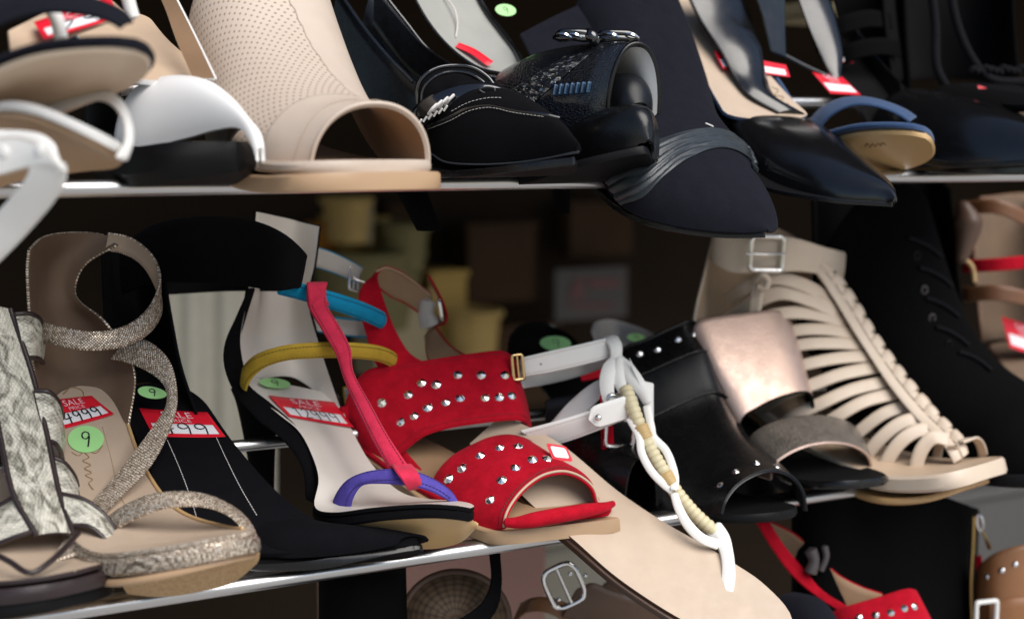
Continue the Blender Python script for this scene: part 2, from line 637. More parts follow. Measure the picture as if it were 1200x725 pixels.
def patch_sheet(name, pt, poly, mat, parent, lift, th=0.00025):
    """Thin sheet on a patch, poly = list of (u, v)."""
    q = [pt(u, v, lift) for u, v in poly]
    V = q + [p - pt.n * th for p in q]
    n = len(q)
    F = [tuple(range(n)), tuple(range(2 * n - 1, n - 1, -1))] + [(i, n + i, n + (i + 1) % n, (i + 1) % n) for i in range(n)]
    return build(name, V, F, mat, parent, smooth=False)

def disc(n=28, cx=0.5, cy=0.5, rx=0.5, ry=0.5):
    return [(cx + rx * math.cos(2 * math.pi * i / n), cy + ry * math.sin(2 * math.pi * i / n)) for i in range(n)]

def rect(u0, v0, u1, v1, r=0.0, asp=1.0):
    if not r:
        return [(u0, v0), (u1, v0), (u1, v1), (u0, v1)]
    out = []
    for cx, cy, a0 in ((u0 + r, v0 + r * asp, 180), (u1 - r, v0 + r * asp, 270), (u1 - r, v1 - r * asp, 0), (u0 + r, v1 - r * asp, 90)):
        for k in range(5):
            a = math.radians(a0 + k * 22.5)
            out.append((cx + r * math.cos(a), cy + r * asp * math.sin(a)))
    return out

def text(name, pt, s, u, v, hu, hv, mat, parent, lift, shear=0.0):
    """Printed word centred at (u, v); hu = total width in u, hv = height in v."""
    cu = bpy.data.curves.new(name, 'FONT')
    cu.body = s
    cu.size = 1.0
    cu.resolution_u = 3
    ob = bpy.data.objects.new(name, cu)
    col.objects.link(ob)
    me = bpy.data.meshes.new_from_object(ob)
    bpy.data.objects.remove(ob)
    V = np.array([v_.co[:] for v_ in me.vertices])
    F = [tuple(p.vertices) for p in me.polygons]
    bpy.data.meshes.remove(me)
    lo, hi = V.min(0), V.max(0)
    x = (V[:, 0] - lo[0]) / (hi[0] - lo[0]) - 0.5
    y = (V[:, 1] - lo[1]) / (hi[1] - lo[1]) - 0.5
    q = [pt(u + a * hu + shear * b, v - b * hv, lift) for a, b in zip(x, y)]
    return build(name, q, F, mat, parent, smooth=False)

GLYPH = {
    '9': [[(.85, .25), (.6, .02), (.2, .1), (.12, .38), (.4, .52), (.75, .38), (.85, .22), (.8, .6), (.7, 1.0)]],
    '4': [[(.35, .0), (.08, .55), (.9, .52)], [(.7, .15), (.62, 1.0)]],
    '7': [[(.1, .08), (.85, .05), (.4, 1.0)]],
    '0': [[(.5, .02), (.12, .3), (.2, .85), (.55, 1.0), (.88, .7), (.82, .2), (.45, .03)]],
    '1': [[(.3, .2), (.55, .0), (.5, 1.0)]],
    '2': [[(.12, .25), (.4, .0), (.8, .15), (.7, .5), (.15, .95), (.9, .92)]],
    '~': [[(0, .5), (.25, .2), (.5, .6), (.75, .3), (1, .5)]],
    '-': [[(0, .5), (1, .45)]],
    ':': [[(.4, .1), (.5, .2)], [(.4, .8), (.5, .9)]],
}
def pen(name, pt, s, u0, v0, u1, v1, mat, parent, lift, r=0.035):
    """Handwriting as pen strokes of r cm."""
    paths = []
    k = len(s)
    for i, ch in enumerate(s):
        for g in GLYPH.get(ch, []):
            w = (u1 - u0) / k
            paths.append([pt(u0 + w * (i + 0.08 + 0.84 * x) + 0.0, v0 + (v1 - v0) * y, lift) for x, y in g])
    Vs, Fs, off = [], [], 0
    for p in paths:
        c = spline(p, 14)
        V, F = tube_vf(c, r / 100, 5, False, off)
        V = V - pt.n * (((V - c.mean(0)) @ pt.n)[:, None] * 0.7)
        Vs.append(V); Fs += F; off += len(V)
    return build(name, np.vstack(Vs), Fs, mat, parent)
# ------------------------------------------------------------------ materials
def lin(r, g, b):
    f = lambda c: (c / 255 / 12.92) if c / 255 <= 0.04045 else ((c / 255 + 0.055) / 1.055) ** 2.4
    return (f(r), f(g), f(b), 1.0)

class NT:
    def __init__(s, name):
        s.m = bpy.data.materials.new(name)
        s.m.use_nodes = True
        s.t = s.m.node_tree
        s.b = s.t.nodes['Principled BSDF']
        s._tc = None
    def n(s, kind, **kw):
        x = s.t.nodes.new(kind)
        for k, v in kw.items():
            setattr(x, k, v)
        return x
    def l(s, a, b):
        s.t.links.new(a, b)
    def coord(s, which='Object', scale=(1, 1, 1), rot=0.0):
        if s._tc is None:
            s._tc = s.n('ShaderNodeTexCoord')
        mp = s.n('ShaderNodeMapping')
        mp.inputs['Scale'].default_value = scale
        mp.inputs['Rotation'].default_value = (0, 0, rot)
        s.l(s._tc.outputs[which], mp.inputs[0])
        return mp.outputs[0]
    def noise(s, scale, detail=4, rough=0.55, co=None, dist=0.0):
        x = s.n('ShaderNodeTexNoise')
        x.inputs['Scale'].default_value = scale
        x.inputs['Detail'].default_value = detail
        x.inputs['Roughness'].default_value = rough
        x.inputs['Distortion'].default_value = dist
        s.l(co if co is not None else s.coord(), x.inputs['Vector'])
        return x.outputs['Fac']
    def voro(s, scale, feature='F1', out='Distance', co=None):
        x = s.n('ShaderNodeTexVoronoi', feature=feature)
        x.inputs['Scale'].default_value = scale
        s.l(co if co is not None else s.coord(), x.inputs['Vector'])
        return x.outputs[out]
    def ramp(s, fac, stops, interp='LINEAR'):
        x = s.n('ShaderNodeValToRGB')
        x.color_ramp.interpolation = interp
        e = x.color_ramp.elements
        while len(e) < len(stops):
            e.new(0.5)
        for q, (p, c) in zip(e, stops):
            q.position = p
            q.color = c if len(c) == 4 else (*c, 1)
        s.l(fac, x.inputs[0])
        return x.outputs[0]
    def mix(s, fac, a, b):
        x = s.n('ShaderNodeMix', data_type='RGBA')
        for v, i in ((fac, 0), (a, 6), (b, 7)):
            if hasattr(v, 'is_linked'):
                s.l(v, x.inputs[i])
            else:
                x.inputs[i].default_value = v
        return x.outputs[2]
    def math(s, op, a, b=None):
        x = s.n('ShaderNodeMath', operation=op)
        for v, i in ((a, 0), (b, 1)):
            if v is None:
                continue
            if hasattr(v, 'is_linked'):
                s.l(v, x.inputs[i])
            else:
                x.inputs[i].default_value = v
        return x.outputs[0]
    def bump(s, h, strength=0.3, dist=0.001):
        x = s.n('ShaderNodeBump')
        x.inputs['Strength'].default_value = strength
        x.inputs['Distance'].default_value = dist
        s.l(h, x.inputs['Height'])
        s.l(x.outputs[0], s.b.inputs['Normal'])
    def set(s, **kw):
        for k, v in kw.items():
            k = {'base': 'Base Color', 'rough': 'Roughness', 'metal': 'Metallic', 'spec': 'Specular IOR Level', 'coat': 'Coat Weight',
                 'coatr': 'Coat Roughness', 'sheen': 'Sheen Weight', 'sheenr': 'Sheen Roughness', 'sheenc': 'Sheen Tint'}.get(k, k)
            if hasattr(v, 'is_linked'):
                s.l(v, s.b.inputs[k])
            else:
                s.b.inputs[k].default_value = v
        return s

def shade(c, k):
    return (c[0] * k, c[1] * k, c[2] * k, 1)

def leather(name, c, rough=0.42, grain=1400, gs=0.25, var=0.18, coat=0.0, spec=0.5):
    t = NT(name)
    v = t.noise(55, 4)
    body = t.mix(v, shade(c, 1 - var), shade(c, 1 + var))
    if max(c[:3]) < .05:
        dust = t.ramp(t.noise(520, 6, .75), [(0.63, (0, 0, 0)), (0.78, (.35, .35, .35))])
        body = t.mix(dust, body, (.09, .09, .09, 1))
    t.set(base=body, spec=spec, coat=coat, coatr=0.12)
    t.set(rough=t.ramp(t.noise(120, 3), [(0.3, (rough * .85,) * 3), (0.7, (min(rough * 1.2, 1),) * 3)]))
    t.bump(t.math('ADD', t.voro(grain), t.math('MULTIPLY', t.noise(grain * .35, 3), 0.7)), gs, 0.0004)
    return t.m

def suede(name, c, var=0.22, sheen=0.35, nap=0.35, tint=None):
    t = NT(name)
    big, small = t.noise(85, 6, 0.72), t.noise(1300, 3, 0.7)
    f = t.ramp(t.math('ADD', t.math('MULTIPLY', big, 0.62), t.math('MULTIPLY', small, 0.38)), [(.30, (0, 0, 0)), (.70, (1, 1, 1))])
    t.set(base=t.mix(f, shade(c, 1 - var), shade(c, 1 + var)), rough=0.92, spec=0.06, sheen=sheen, sheenr=0.45, sheenc=tint or (*[min(1, x * 3 + .05) for x in c[:3]], 1))
    t.bump(t.math('ADD', small, t.math('MULTIPLY', t.noise(260, 4, .6), .8)), nap * 1.3, 0.0007)
    return t.m

def plain(name, c, rough=0.5, metal=0.0, var=0.08, spec=0.5, ns=60, coat=0.0, bs=0.08, bscale=400):
    t = NT(name)
    t.set(base=t.mix(t.noise(ns, 4), shade(c, 1 - var), shade(c, 1 + var)), rough=rough, metal=metal, spec=spec, coat=coat, coatr=.08)
    if bs:
        t.bump(t.noise(bscale, 3), bs, 0.0005)
    return t.m

def glitter(name, dark, light, scale=1800, which='UV'):
    """Woven metallic facets: a tight diamond of tiny tilted cells."""
    t = NT(name)
    uv = t.coord(which, (1, 1, 1), math.radians(45))
    vo = t.n('ShaderNodeTexVoronoi', feature='F1')
    vo.inputs['Scale'].default_value = scale * 0.42
    vo.inputs['Randomness'].default_value = 0.28
    t.l(uv, vo.inputs['Vector'])
    sep = t.n('ShaderNodeSeparateColor'); t.l(vo.outputs['Color'], sep.inputs[0])
    edge = t.n('ShaderNodeTexVoronoi', feature='DISTANCE_TO_EDGE')
    edge.inputs['Scale'].default_value = scale * 0.42
    edge.inputs['Randomness'].default_value = 0.28
    t.l(uv, edge.inputs['Vector'])
    gap = t.ramp(edge.outputs[0], [(0.06, (0, 0, 0)), (0.2, (1, 1, 1))])
    cell = t.ramp(sep.outputs[0], [(0.0, dark), (0.45, tuple((a + b) / 2 for a, b in zip(dark, light))), (1.0, light)])
    t.set(base=t.mix(gap, shade(dark, 0.25), cell), metal=0.5, rough=t.ramp(sep.outputs[1], [(0, (0.18,) * 3), (1, (0.5,) * 3)]))
    h = t.math('ADD', t.math('MULTIPLY', gap, 0.5), t.math('MULTIPLY', sep.outputs[2], 0.8))
    t.bump(h, 0.55, 0.0006)
    return t.m

M = {}
M['black_suede'] = suede('black_suede', (.0042, .0042, .005, 1), sheen=0.03)
M['deep_black'] = suede('deep_black_suede', (.0022, .0022, .0025, 1), sheen=0.0)
M['dull_grey_lining'] = plain('dull_grey_lining', (.30, .30, .275, 1), .6, var=.1)
M['navy_suede'] = suede('ink_suede', (.0090, .0095, .014, 1), sheen=0.08, tint=(.25, .26, .33, 1))
M['black_leather'] = leather('black_leather', (.005, .006, .008, 1), 0.36, 1300, 0.22, spec=.3)
M['smooth_black'] = leather('smooth_black_leather', (.0042, .0042, .0046, 1), 0.26, 2200, 0.08, spec=.42)
M['polished_black'] = leather('polished_black_leather', (.0042, .0044, .005, 1), 0.2, 600, 0.02, spec=.6, coat=.35)
M['elastic'] = plain('dull_elastic', (.07, .06, .06, 1), .6, var=.2)
M['patent'] = leather('black_patent', (.005, .005, .006, 1), 0.10, 500, 0.05, coat=1.0)
M['satin_black'] = leather('black_satin', (.030, .036, .042, 1), 0.36, 2600, 0.12)
M['black_lining'] = plain('black_lining', (.004, .004, .0045, 1), 0.8, spec=.08)
M['black_rubber'] = plain('black_rubber', (.0035, .0035, .004, 1), 0.5, spec=.16)
M['red_suede'] = suede('red_suede', (.40, .006, .018, 1), 0.36, sheen=0.16, tint=(1, .25, .3, 1))
M['pink_suede'] = suede('coral_suede', (.56, .03, .075, 1), 0.3, sheen=0.22, tint=(1, .5, .5, 1))
M['blue_suede'] = suede('turquoise_suede', (.010, .24, .44, 1), 0.2, sheen=0.2)
M['yellow_suede'] = suede('mustard_suede', (.42, .28, .035, 1), 0.25, sheen=0.2)
M['purple_suede'] = suede('violet_suede', (.085, .065, .33, 1), 0.34, sheen=0.22)
M['tan_lining'] = plain('tan_lining', (.34, .21, .12, 1), 0.6, var=.14)
M['beige_lining'] = plain('beige_lining', (.50, .37, .26, 1), 0.55, var=.10)
M['brown_lining'] = plain('brown_lining', (.16, .105, .068, 1), 0.75, var=.2)
M['grey_lining'] = plain('grey_lining', (.52, .49, .46, 1), 0.6, var=.08)
M['white_insole'] = plain('pale_insole', (.62, .58, .53, 1), 0.42, var=.05)
M['insole_beige'] = leather('beige_insole', (.47, .365, .275, 1), 0.5, 1500, 0.1, 0.12)
M['pale_sole'] = plain('pale_beige_sole', (.70, .56, .42, 1), 0.4, var=.08, ns=25)
M['tan_sole'] = plain('tan_sole', (.43, .28, .165, 1), 0.42, var=.12, ns=25)
M['gold_sole'] = plain('golden_tan_sole', (.55, .36, .17, 1), 0.3, var=.1, ns=30)
M['stack'] = plain('stacked_sole_edge', (.36, .24, .14, 1), 0.5, var=.12)
M['brown_edge'] = plain('dark_brown_edge', (.05, .022, .012, 1), 0.4)
M['dark_brown'] = leather('dark_brown_leather', (.022, .013, .014, 1), 0.34, 1300, 0.15)
M['beige_leather'] = leather('beige_leather', (.52, .43, .355, 1), 0.45, 1500, 0.15, 0.07)
M['nude_leather'] = leather('nude_leather', (.60, .49, .385, 1), 0.42, 1500, 0.16, 0.07)
M['white_leather'] = leather('white_leather', (.80, .79, .76, 1), 0.6, 1300, 0.16, 0.05)
M['white_smooth'] = leather('smooth_white_leather', (.80, .80, .79, 1), 0.34, 1800, 0.08, 0.03)
M['tan_dark'] = leather('shaded_tan_leather', (.15, .062, .026, 1), 0.45, 1200, 0.2, 0.15)  # tan leather with the shade of the right end put into its colour
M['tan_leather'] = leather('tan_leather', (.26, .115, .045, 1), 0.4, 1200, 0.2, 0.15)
M['brown_leather'] = leather('muted_brown_leather', (.10, .055, .035, 1), 0.45, 1200, 0.2, 0.15)
M['silver'] = plain('polished_silver', (.80, .80, .80, 1), 0.16, 1.0, .03, bs=.03)
M['gold'] = plain('pale_gold_metal', (.72, .52, .26, 1), 0.25, 1.0, .05, bs=.03)
M['chrome'] = plain('brushed_rail_steel', (.56, .56, .565, 1), 0.3, 1.0, .06, ns=18, bs=.05, bscale=900)
M['white_paint_metal'] = plain('white_enamelled_metal', (.8, .8, .78, 1), 0.3)
M['rose_gold'] = leather('rose_gold_foil_leather', (.60, .44, .37, 1), 0.42, 800, 0.3, 0.10)
M['pewter'] = leather('pewter_foil_leather', (.27, .24, .21, 1), 0.40, 500, 0.8, 0.3)
for k, v in (('rose_gold', .65), ('pewter', .8)):
    M[k].node_tree.nodes['Principled BSDF'].inputs['Metallic'].default_value = v
M['glitter'] = glitter('champagne_glitter', (.36, .27, .19), (.98, .86, .72))
M['glitter_block'] = glitter('champagne_glitter_block', (.36, .27, .19), (.98, .86, .72), 1900, 'Object')
M['cord'] = plain('waxed_cream_cord', (.60, .53, .34, 1), 0.5, var=.1, ns=200)
M['cord_tie'] = plain('ochre_cord', (.48, .33, .14, 1), 0.5, var=.12, ns=200)
M['sale_red'] = plain('sticker_red', (.70, .012, .03, 1), 0.38, var=.02, bs=0)
M['sale_white'] = plain('sticker_white', (.82, .82, .85, 1), 0.42, var=.02, bs=0)
M['print_pink'] = plain('sticker_pale_print', (.85, .55, .6, 1), 0.45, var=.02, bs=0)
M['sticker_green'] = plain('sticker_green', (.36, .72, .28, 1), 0.5, var=.03, bs=0)
M['ink'] = plain('black_marker_ink', (.008, .008, .014, 1), 0.45, var=.02, bs=0)
M['thread_white'] = plain('white_thread', (.75, .73, .70, 1), 0.7, bs=0)
M['thread_dark'] = plain('dark_thread', (.05, .035, .03, 1), 0.7, bs=0)
M['thread_red'] = plain('dark_red_thread', (.14, .004, .01, 1), 0.7, bs=0)
M['thread_mustard'] = plain('dark_mustard_thread', (.16, .10, .012, 1), 0.7, bs=0)
M['thread_blue'] = plain('dark_blue_thread', (.006, .09, .17, 1), 0.7, bs=0)
M['thread_violet'] = plain('dark_violet_thread', (.03, .022, .13, 1), 0.7, bs=0)
M['thread_coral'] = plain('dark_coral_thread', (.24, .012, .03, 1), 0.7, bs=0)
M['thread_beige'] = plain('beige_thread', (.50, .37, .27, 1), 0.7, bs=0)
M['faint_print'] = plain('faint_stamped_print', (.26, .15, .07, 1), 0.5, bs=0)
M['script_print'] = plain('gilt_script_print', (.30, .19, .09, 1), 0.45, bs=0)
M['lace'] = suede('black_lace_cord', (.010, .010, .012, 1))
M['zip_brass'] = plain('brass_zip', (.45, .30, .12, 1), 0.35, 1.0, .15, bs=.1)

# cork / grained outsole
t = NT('cork_outsole')
v = t.voro(900, out='Color'); s_ = t.n('ShaderNodeSeparateColor'); t.l(v, s_.inputs[0])
t.set(base=t.mix(s_.outputs[0], (.40, .24, .11, 1), (.56, .37, .19, 1)), rough=.6)
t.bump(t.voro(900), .4, .0006)
M['cork'] = t.m
# tread of small dimples on the pale outsole of the cage sandal
t = NT('dimpled_outsole')
v = t.voro(330)
t.set(base=t.mix(t.noise(40), (.40, .24, .10, 1), (.54, .34, .16, 1)), rough=.5)
t.bump(v, .3, .0008)
M['dimple'] = t.m
# perforated leather: staggered rows of punched holes
t = NT('perforated_beige_leather')
uv = t.coord('UV', (1, 1, 1), math.radians(38))
vo = t.n('ShaderNodeTexVoronoi', feature='F1')
vo.inputs['Scale'].default_value = 265
vo.inputs['Randomness'].default_value = 0.0
t.l(uv, vo.inputs['Vector'])
hole = t.ramp(vo.outputs['Distance'], [(0.16, (1, 1, 1)), (0.25, (0, 0, 0))])
c = (.52, .43, .355, 1)
t.set(base=t.mix(hole, t.mix(t.noise(50), shade(c, .95), shade(c, 1.05)), (.30, .21, .16, 1)), rough=.45)
t.bump(t.math('SUBTRACT', t.math('MULTIPLY', t.voro(1500), .3), hole), .35, .0008)
M['perforated'] = t.m
# snake print
t = NT('snake_print')
co = t.coord('UV', (1, 1.0, 1))
vo = t.n('ShaderNodeTexVoronoi', feature='DISTANCE_TO_EDGE'); vo.inputs['Scale'].default_value = 520; vo.inputs['Randomness'].default_value = .35
mp = t.coord('UV', (.7, 1.25, 1), math.radians(45)); t.l(mp, vo.inputs['Vector'])
scale_edge = t.ramp(vo.outputs[0], [(0.03, (0, 0, 0)), (0.16, (1, 1, 1))])
blot = t.ramp(t.noise(60, 5, .6, t.coord('UV', (1, 1.7, 1)), 1.6), [(0.42, (1, 1, 1)), (0.52, (.5, .5, .5)), (0.62, (.0, .0, .0))])
base = t.mix(blot, (.21, .20, .16, 1), (.68, .66, .58, 1))
t.set(base=t.mix(scale_edge, t.mix(blot, (.05, .045, .035, 1), (.50, .48, .39, 1)), base), rough=.4)
t.bump(scale_edge, .5, .0006)
M['snake'] = t.m
# denim
t = NT('blue_denim')
wv = t.n('ShaderNodeTexWave'); wv.inputs['Scale'].default_value = 700; wv.inputs['Distortion'].default_value = 3
t.l(t.coord(), wv.inputs['Vector'])
t.set(base=t.mix(wv.outputs['Fac'], (.008, .028, .09, 1), (.03, .09, .22, 1)), rough=.85, sheen=.2)
t.bump(wv.outputs['Fac'], .5, .0006)
M['denim'] = t.m
# pinstriped black fabric
M['black_fabric'] = suede('black_fabric', (.0045, .0045, .006, 1), sheen=.04, nap=.2)
# sequin / glitter mesh on black with silver flecks
t = NT('sequin_black')
vo = t.n('ShaderNodeTexVoronoi'); vo.inputs['Scale'].default_value = 520
t.l(t.coord('UV', (1, .55, 1)), vo.inputs['Vector'])
s_ = t.n('ShaderNodeSeparateColor'); t.l(vo.outputs['Color'], s_.inputs[0])
k = t.ramp(s_.outputs[0], [(0.55, (0, 0, 0)), (0.6, (1, 1, 1))], 'LINEAR')
t.set(base=t.mix(k, (.012, .014, .018, 1), (.62, .63, .6, 1)), metal=k, rough=.28)
t.bump(t.math('ADD', s_.outputs[1], vo.outputs['Distance']), .6, .0008)
M['sequin'] = t.m
t = NT('lizard_patent')
vo = t.n('ShaderNodeTexVoronoi'); vo.inputs['Scale'].default_value = 600
t.l(t.coord('UV', (1, 1.6, 1)), vo.inputs['Vector'])
t.set(base=(.007, .008, .011, 1), rough=.2, coat=.7, coatr=.1)
t.bump(vo.outputs['Distance'], .6, .0009)
M['lizard'] = t.m
# woven brown insole
t = NT('woven_straw')
ck = t.n('ShaderNodeTexVoronoi'); ck.inputs['Scale'].default_value = 170; ck.inputs['Randomness'].default_value = .15
t.l(t.coord('UV'), ck.inputs['Vector'])
t.set(base=t.ramp(ck.outputs['Distance'], [(0.2, (.13, .085, .05)), (0.7, (.035, .02, .012))]), rough=.7)
t.bump(ck.outputs['Distance'], -.8, .0015)
M['straw'] = t.m
# ------------------------------------------------------------------ the shop round the rack (all far out of focus)
def structure(o):
    o['kind'] = 'structure'
    return o

def box(name, lo, hi, mat, parent=None, bevel=0.0):
    x0, y0, z0 = lo; x1, y1, z1 = hi
    V = [(x0, y0, z0), (x1, y0, z0), (x1, y1, z0), (x0, y1, z0), (x0, y0, z1), (x1, y0, z1), (x1, y1, z1), (x0, y1, z1)]
    F = [(3, 2, 1, 0), (4, 5, 6, 7), (0, 1, 5, 4), (1, 2, 6, 5), (2, 3, 7, 6), (3, 0, 4, 7)]
    o = build(name, V, F, mat, parent, smooth=False)
    if bevel:
        import bmesh
        bm = bmesh.new(); bm.from_mesh(o.data)
        bmesh.ops.bevel(bm, geom=bm.edges[:], offset=bevel, segments=2, affect='EDGES', profile=.6)
        bm.to_mesh(o.data); bm.free()
    return o

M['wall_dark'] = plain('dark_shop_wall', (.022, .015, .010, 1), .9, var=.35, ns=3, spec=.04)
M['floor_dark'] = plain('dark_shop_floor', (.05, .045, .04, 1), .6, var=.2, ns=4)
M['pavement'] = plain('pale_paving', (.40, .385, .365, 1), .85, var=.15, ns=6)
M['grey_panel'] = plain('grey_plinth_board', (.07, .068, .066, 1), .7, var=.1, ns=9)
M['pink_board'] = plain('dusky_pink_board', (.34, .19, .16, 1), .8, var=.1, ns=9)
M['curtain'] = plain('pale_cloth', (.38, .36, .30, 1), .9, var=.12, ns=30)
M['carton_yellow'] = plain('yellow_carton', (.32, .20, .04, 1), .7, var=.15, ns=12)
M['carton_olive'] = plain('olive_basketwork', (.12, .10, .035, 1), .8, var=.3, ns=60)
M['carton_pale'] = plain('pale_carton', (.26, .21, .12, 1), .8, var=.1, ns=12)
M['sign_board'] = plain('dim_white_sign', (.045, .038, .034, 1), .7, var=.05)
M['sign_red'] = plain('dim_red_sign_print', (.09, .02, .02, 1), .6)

structure(box('ground', (-6, -8, -.92), (9, 3.0, -.90), M['pavement']))
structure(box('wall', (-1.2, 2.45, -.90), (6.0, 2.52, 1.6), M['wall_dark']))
structure(box('shade_ceiling', (-1.2, .96, .74), (6.0, 2.45, .80), M['wall_dark']))  # unseen; set low and forward to keep the sun off the goods behind
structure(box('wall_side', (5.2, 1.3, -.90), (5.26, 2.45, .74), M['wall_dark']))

# ------------------------------------------------------------------ the rack
rack = thing('shoe_rack', 'steel shoe rack with three slanting tiers of rails holding the shoes', 'shoe rack', (0.45, 0.80, -0.9))
LOW, TOP = -0.005, 0.2295
def front_rail(z):
    n = 60
    prof = [(.0045, .0048), (.0118, .0046), (.0118, -.0046), (.0045, -.0048)] + [(.0045 - .0052 * math.cos(a), .0048 * math.sin(a)) for a in np.linspace(-math.pi / 2 + .25, math.pi / 2 - .25, 9)]
    V, F = [], []
    xs = [-0.35, 1.75]
    for x in xs:
        V += [(x, RAIL_Y + a, z + b) for a, b in prof]
    m = len(prof)
    F = [(j, (j + 1) % m, m + (j + 1) % m, m + j) for j in range(m)] + [tuple(range(m - 1, -1, -1)), tuple(range(m, 2 * m))]
    return build('front_rail', V, F, M['chrome'], rack, sharp=50)
for z in (LOW, TOP, LOW - 0.235):
    front_rail(z)
    tube('rear_rail', [(-0.35, RAIL_Y + .12, z + .058), (.7, RAIL_Y + .12, z + .058), (1.75, RAIL_Y + .12, z + .058)], .42, M['chrome'], rack, n=4, seg=14, raw=True)
for x in (-0.36, 1.76):
    for dy in (0.0, 0.12):
        box('upright', (x - .012, RAIL_Y - .001 + dy, -.9), (x + .012, RAIL_Y + .022 + dy, .9), M['chrome'], rack)
# ------------------------------------------------------------------ goods in the depth of the shop
def carton(name, a, b, D, depth, mat, label, cat, group=None, lift=0):
    # a box whose front spans the photo corners a (top left) and b (bottom right), D cm behind the rack
    if cat == 'carton':
        group = 'cartons stored at the back of the shop'
    p, q = P(*a, D), P(*b, D)
    t = thing(name, label, cat, (p[0], p[1], q[2]), group)
    box('side_panel', (p[0], p[1], q[2]), (q[0], p[1] + depth, p[2] - .012), mat, t, .004)
    box('lid', (p[0] - .004, p[1] - .004, p[2] - .0118), (q[0] + .004, p[1] + depth + .004, p[2]), mat, t, .003)
    return t
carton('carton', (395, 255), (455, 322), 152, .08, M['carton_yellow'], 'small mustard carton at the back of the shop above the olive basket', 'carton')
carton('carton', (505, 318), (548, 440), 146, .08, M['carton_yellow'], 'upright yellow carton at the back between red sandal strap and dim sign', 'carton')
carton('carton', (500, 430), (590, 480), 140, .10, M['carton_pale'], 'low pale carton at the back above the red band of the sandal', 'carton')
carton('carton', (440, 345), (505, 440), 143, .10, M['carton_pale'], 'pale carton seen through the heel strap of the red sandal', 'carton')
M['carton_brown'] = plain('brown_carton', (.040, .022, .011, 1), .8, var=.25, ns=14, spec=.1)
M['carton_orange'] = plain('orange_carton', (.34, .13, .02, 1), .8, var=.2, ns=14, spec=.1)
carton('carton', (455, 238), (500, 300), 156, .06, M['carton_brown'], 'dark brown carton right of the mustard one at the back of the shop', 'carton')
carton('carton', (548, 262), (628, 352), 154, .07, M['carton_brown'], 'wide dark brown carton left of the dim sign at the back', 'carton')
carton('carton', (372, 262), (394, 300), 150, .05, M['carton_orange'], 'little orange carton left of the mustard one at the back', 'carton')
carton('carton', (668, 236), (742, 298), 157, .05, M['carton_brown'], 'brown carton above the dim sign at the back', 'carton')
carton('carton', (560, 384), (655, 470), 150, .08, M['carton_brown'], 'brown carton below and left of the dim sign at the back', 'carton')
post = tube('post', [P(432, 232, 144), P(432, 255, 144), P(431, 285, 144)], .8, M['carton_pale'], None, n=6, raw=True)
post['label'] = 'short pale upright post dim among yellow goods behind the rack'; post['category'] = 'post'
bk = thing('basket', 'olive wicker basket dim and out of focus behind the turquoise strap', 'basket', P(455, 385, 142))
def basket(a, b, D, depth, parent):
    p, q = P(*a, D), P(*b, D)
    cx, w = (p[0] + q[0]) / 2, (q[0] - p[0]) / 2
    rows = []
    for i in range(7):
        s = i / 6
        z = q[2] * (1 - s) + p[2] * s
        k = .82 + .18 * s
        rows.append([(cx + w * k * math.cos(x) , p[1] + depth / 2 + depth / 2 * k * math.sin(x), z) for x in np.linspace(0, 2 * math.pi, 24, endpoint=False)])
    G = np.asarray(rows)
    shell('wicker_body', G, .006, M['carton_olive'], parent, (cx, p[1] + depth / 2, (p[2] + q[2]) / 2), cv=True)
    tube('rim', [rows[-1][k] for k in range(0, 24, 2)], .7, M['carton_olive'], parent, n=30, closed=True, raw=True)
basket((395, 305), (520, 385), 140, .2, bk)
M['basket_gold'] = plain('golden_basketwork', (.30, .20, .06, 1), .8, var=.3, ns=60)
for a, b, D, mk, lab in (((398, 236), (446, 284), 138, 'basket_gold', 'golden basket at the back of the shop above the turquoise strap buckle'),
                         ((462, 268), (515, 316), 139, 'carton_olive', 'small olive basket at the back of the shop above the red heel strap'),
                         ((540, 372), (600, 430), 138, 'basket_gold', 'golden basket low at the back beside the black pump with green sticker')):
    t2 = thing('basket', lab, 'basket', P((a[0] + b[0]) / 2, b[1], D), 'baskets at the back of the shop')
    keep = M['carton_olive']
    M['carton_olive'] = M[mk]
    basket(a, b, D, .12, t2)
    M['carton_olive'] = keep
# pale cloth hanging behind the black pump
ct = thing('curtain', 'pale checked cloth hanging behind the black pinstriped shoe', 'curtain', P(255, 560, 92))
rows = []
for y in (318, 400, 500, 600):
    rows.append([P(x, y, 92 + .7 * math.sin(k * 1.25)) for k, x in enumerate(range(196, 332, 8))])
shell('cloth', loft(rows, 12, 60), .002, M['curtain'], ct, P(255, 450, 120))
# sign board
sg = thing('sign', 'dim white sign with red mark at the back of the dark shop', 'sign', P(692, 372, 150))
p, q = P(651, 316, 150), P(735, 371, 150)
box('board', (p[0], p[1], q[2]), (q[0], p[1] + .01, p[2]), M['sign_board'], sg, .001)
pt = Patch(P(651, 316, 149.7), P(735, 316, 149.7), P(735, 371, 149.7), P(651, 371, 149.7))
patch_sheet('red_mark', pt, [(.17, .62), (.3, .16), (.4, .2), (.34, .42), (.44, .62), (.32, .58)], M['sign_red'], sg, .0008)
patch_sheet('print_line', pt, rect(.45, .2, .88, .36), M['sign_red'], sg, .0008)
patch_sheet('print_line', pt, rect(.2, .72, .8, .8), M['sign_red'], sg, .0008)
# boards behind the lowest tier
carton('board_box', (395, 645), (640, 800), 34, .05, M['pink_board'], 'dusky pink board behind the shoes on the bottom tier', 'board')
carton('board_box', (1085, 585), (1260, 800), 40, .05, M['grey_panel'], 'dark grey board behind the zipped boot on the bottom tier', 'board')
carton('board_box', (560, 640), (720, 800), 37, .05, M['curtain'], 'greyish board partly behind the dusky pink board at the bottom', 'board')
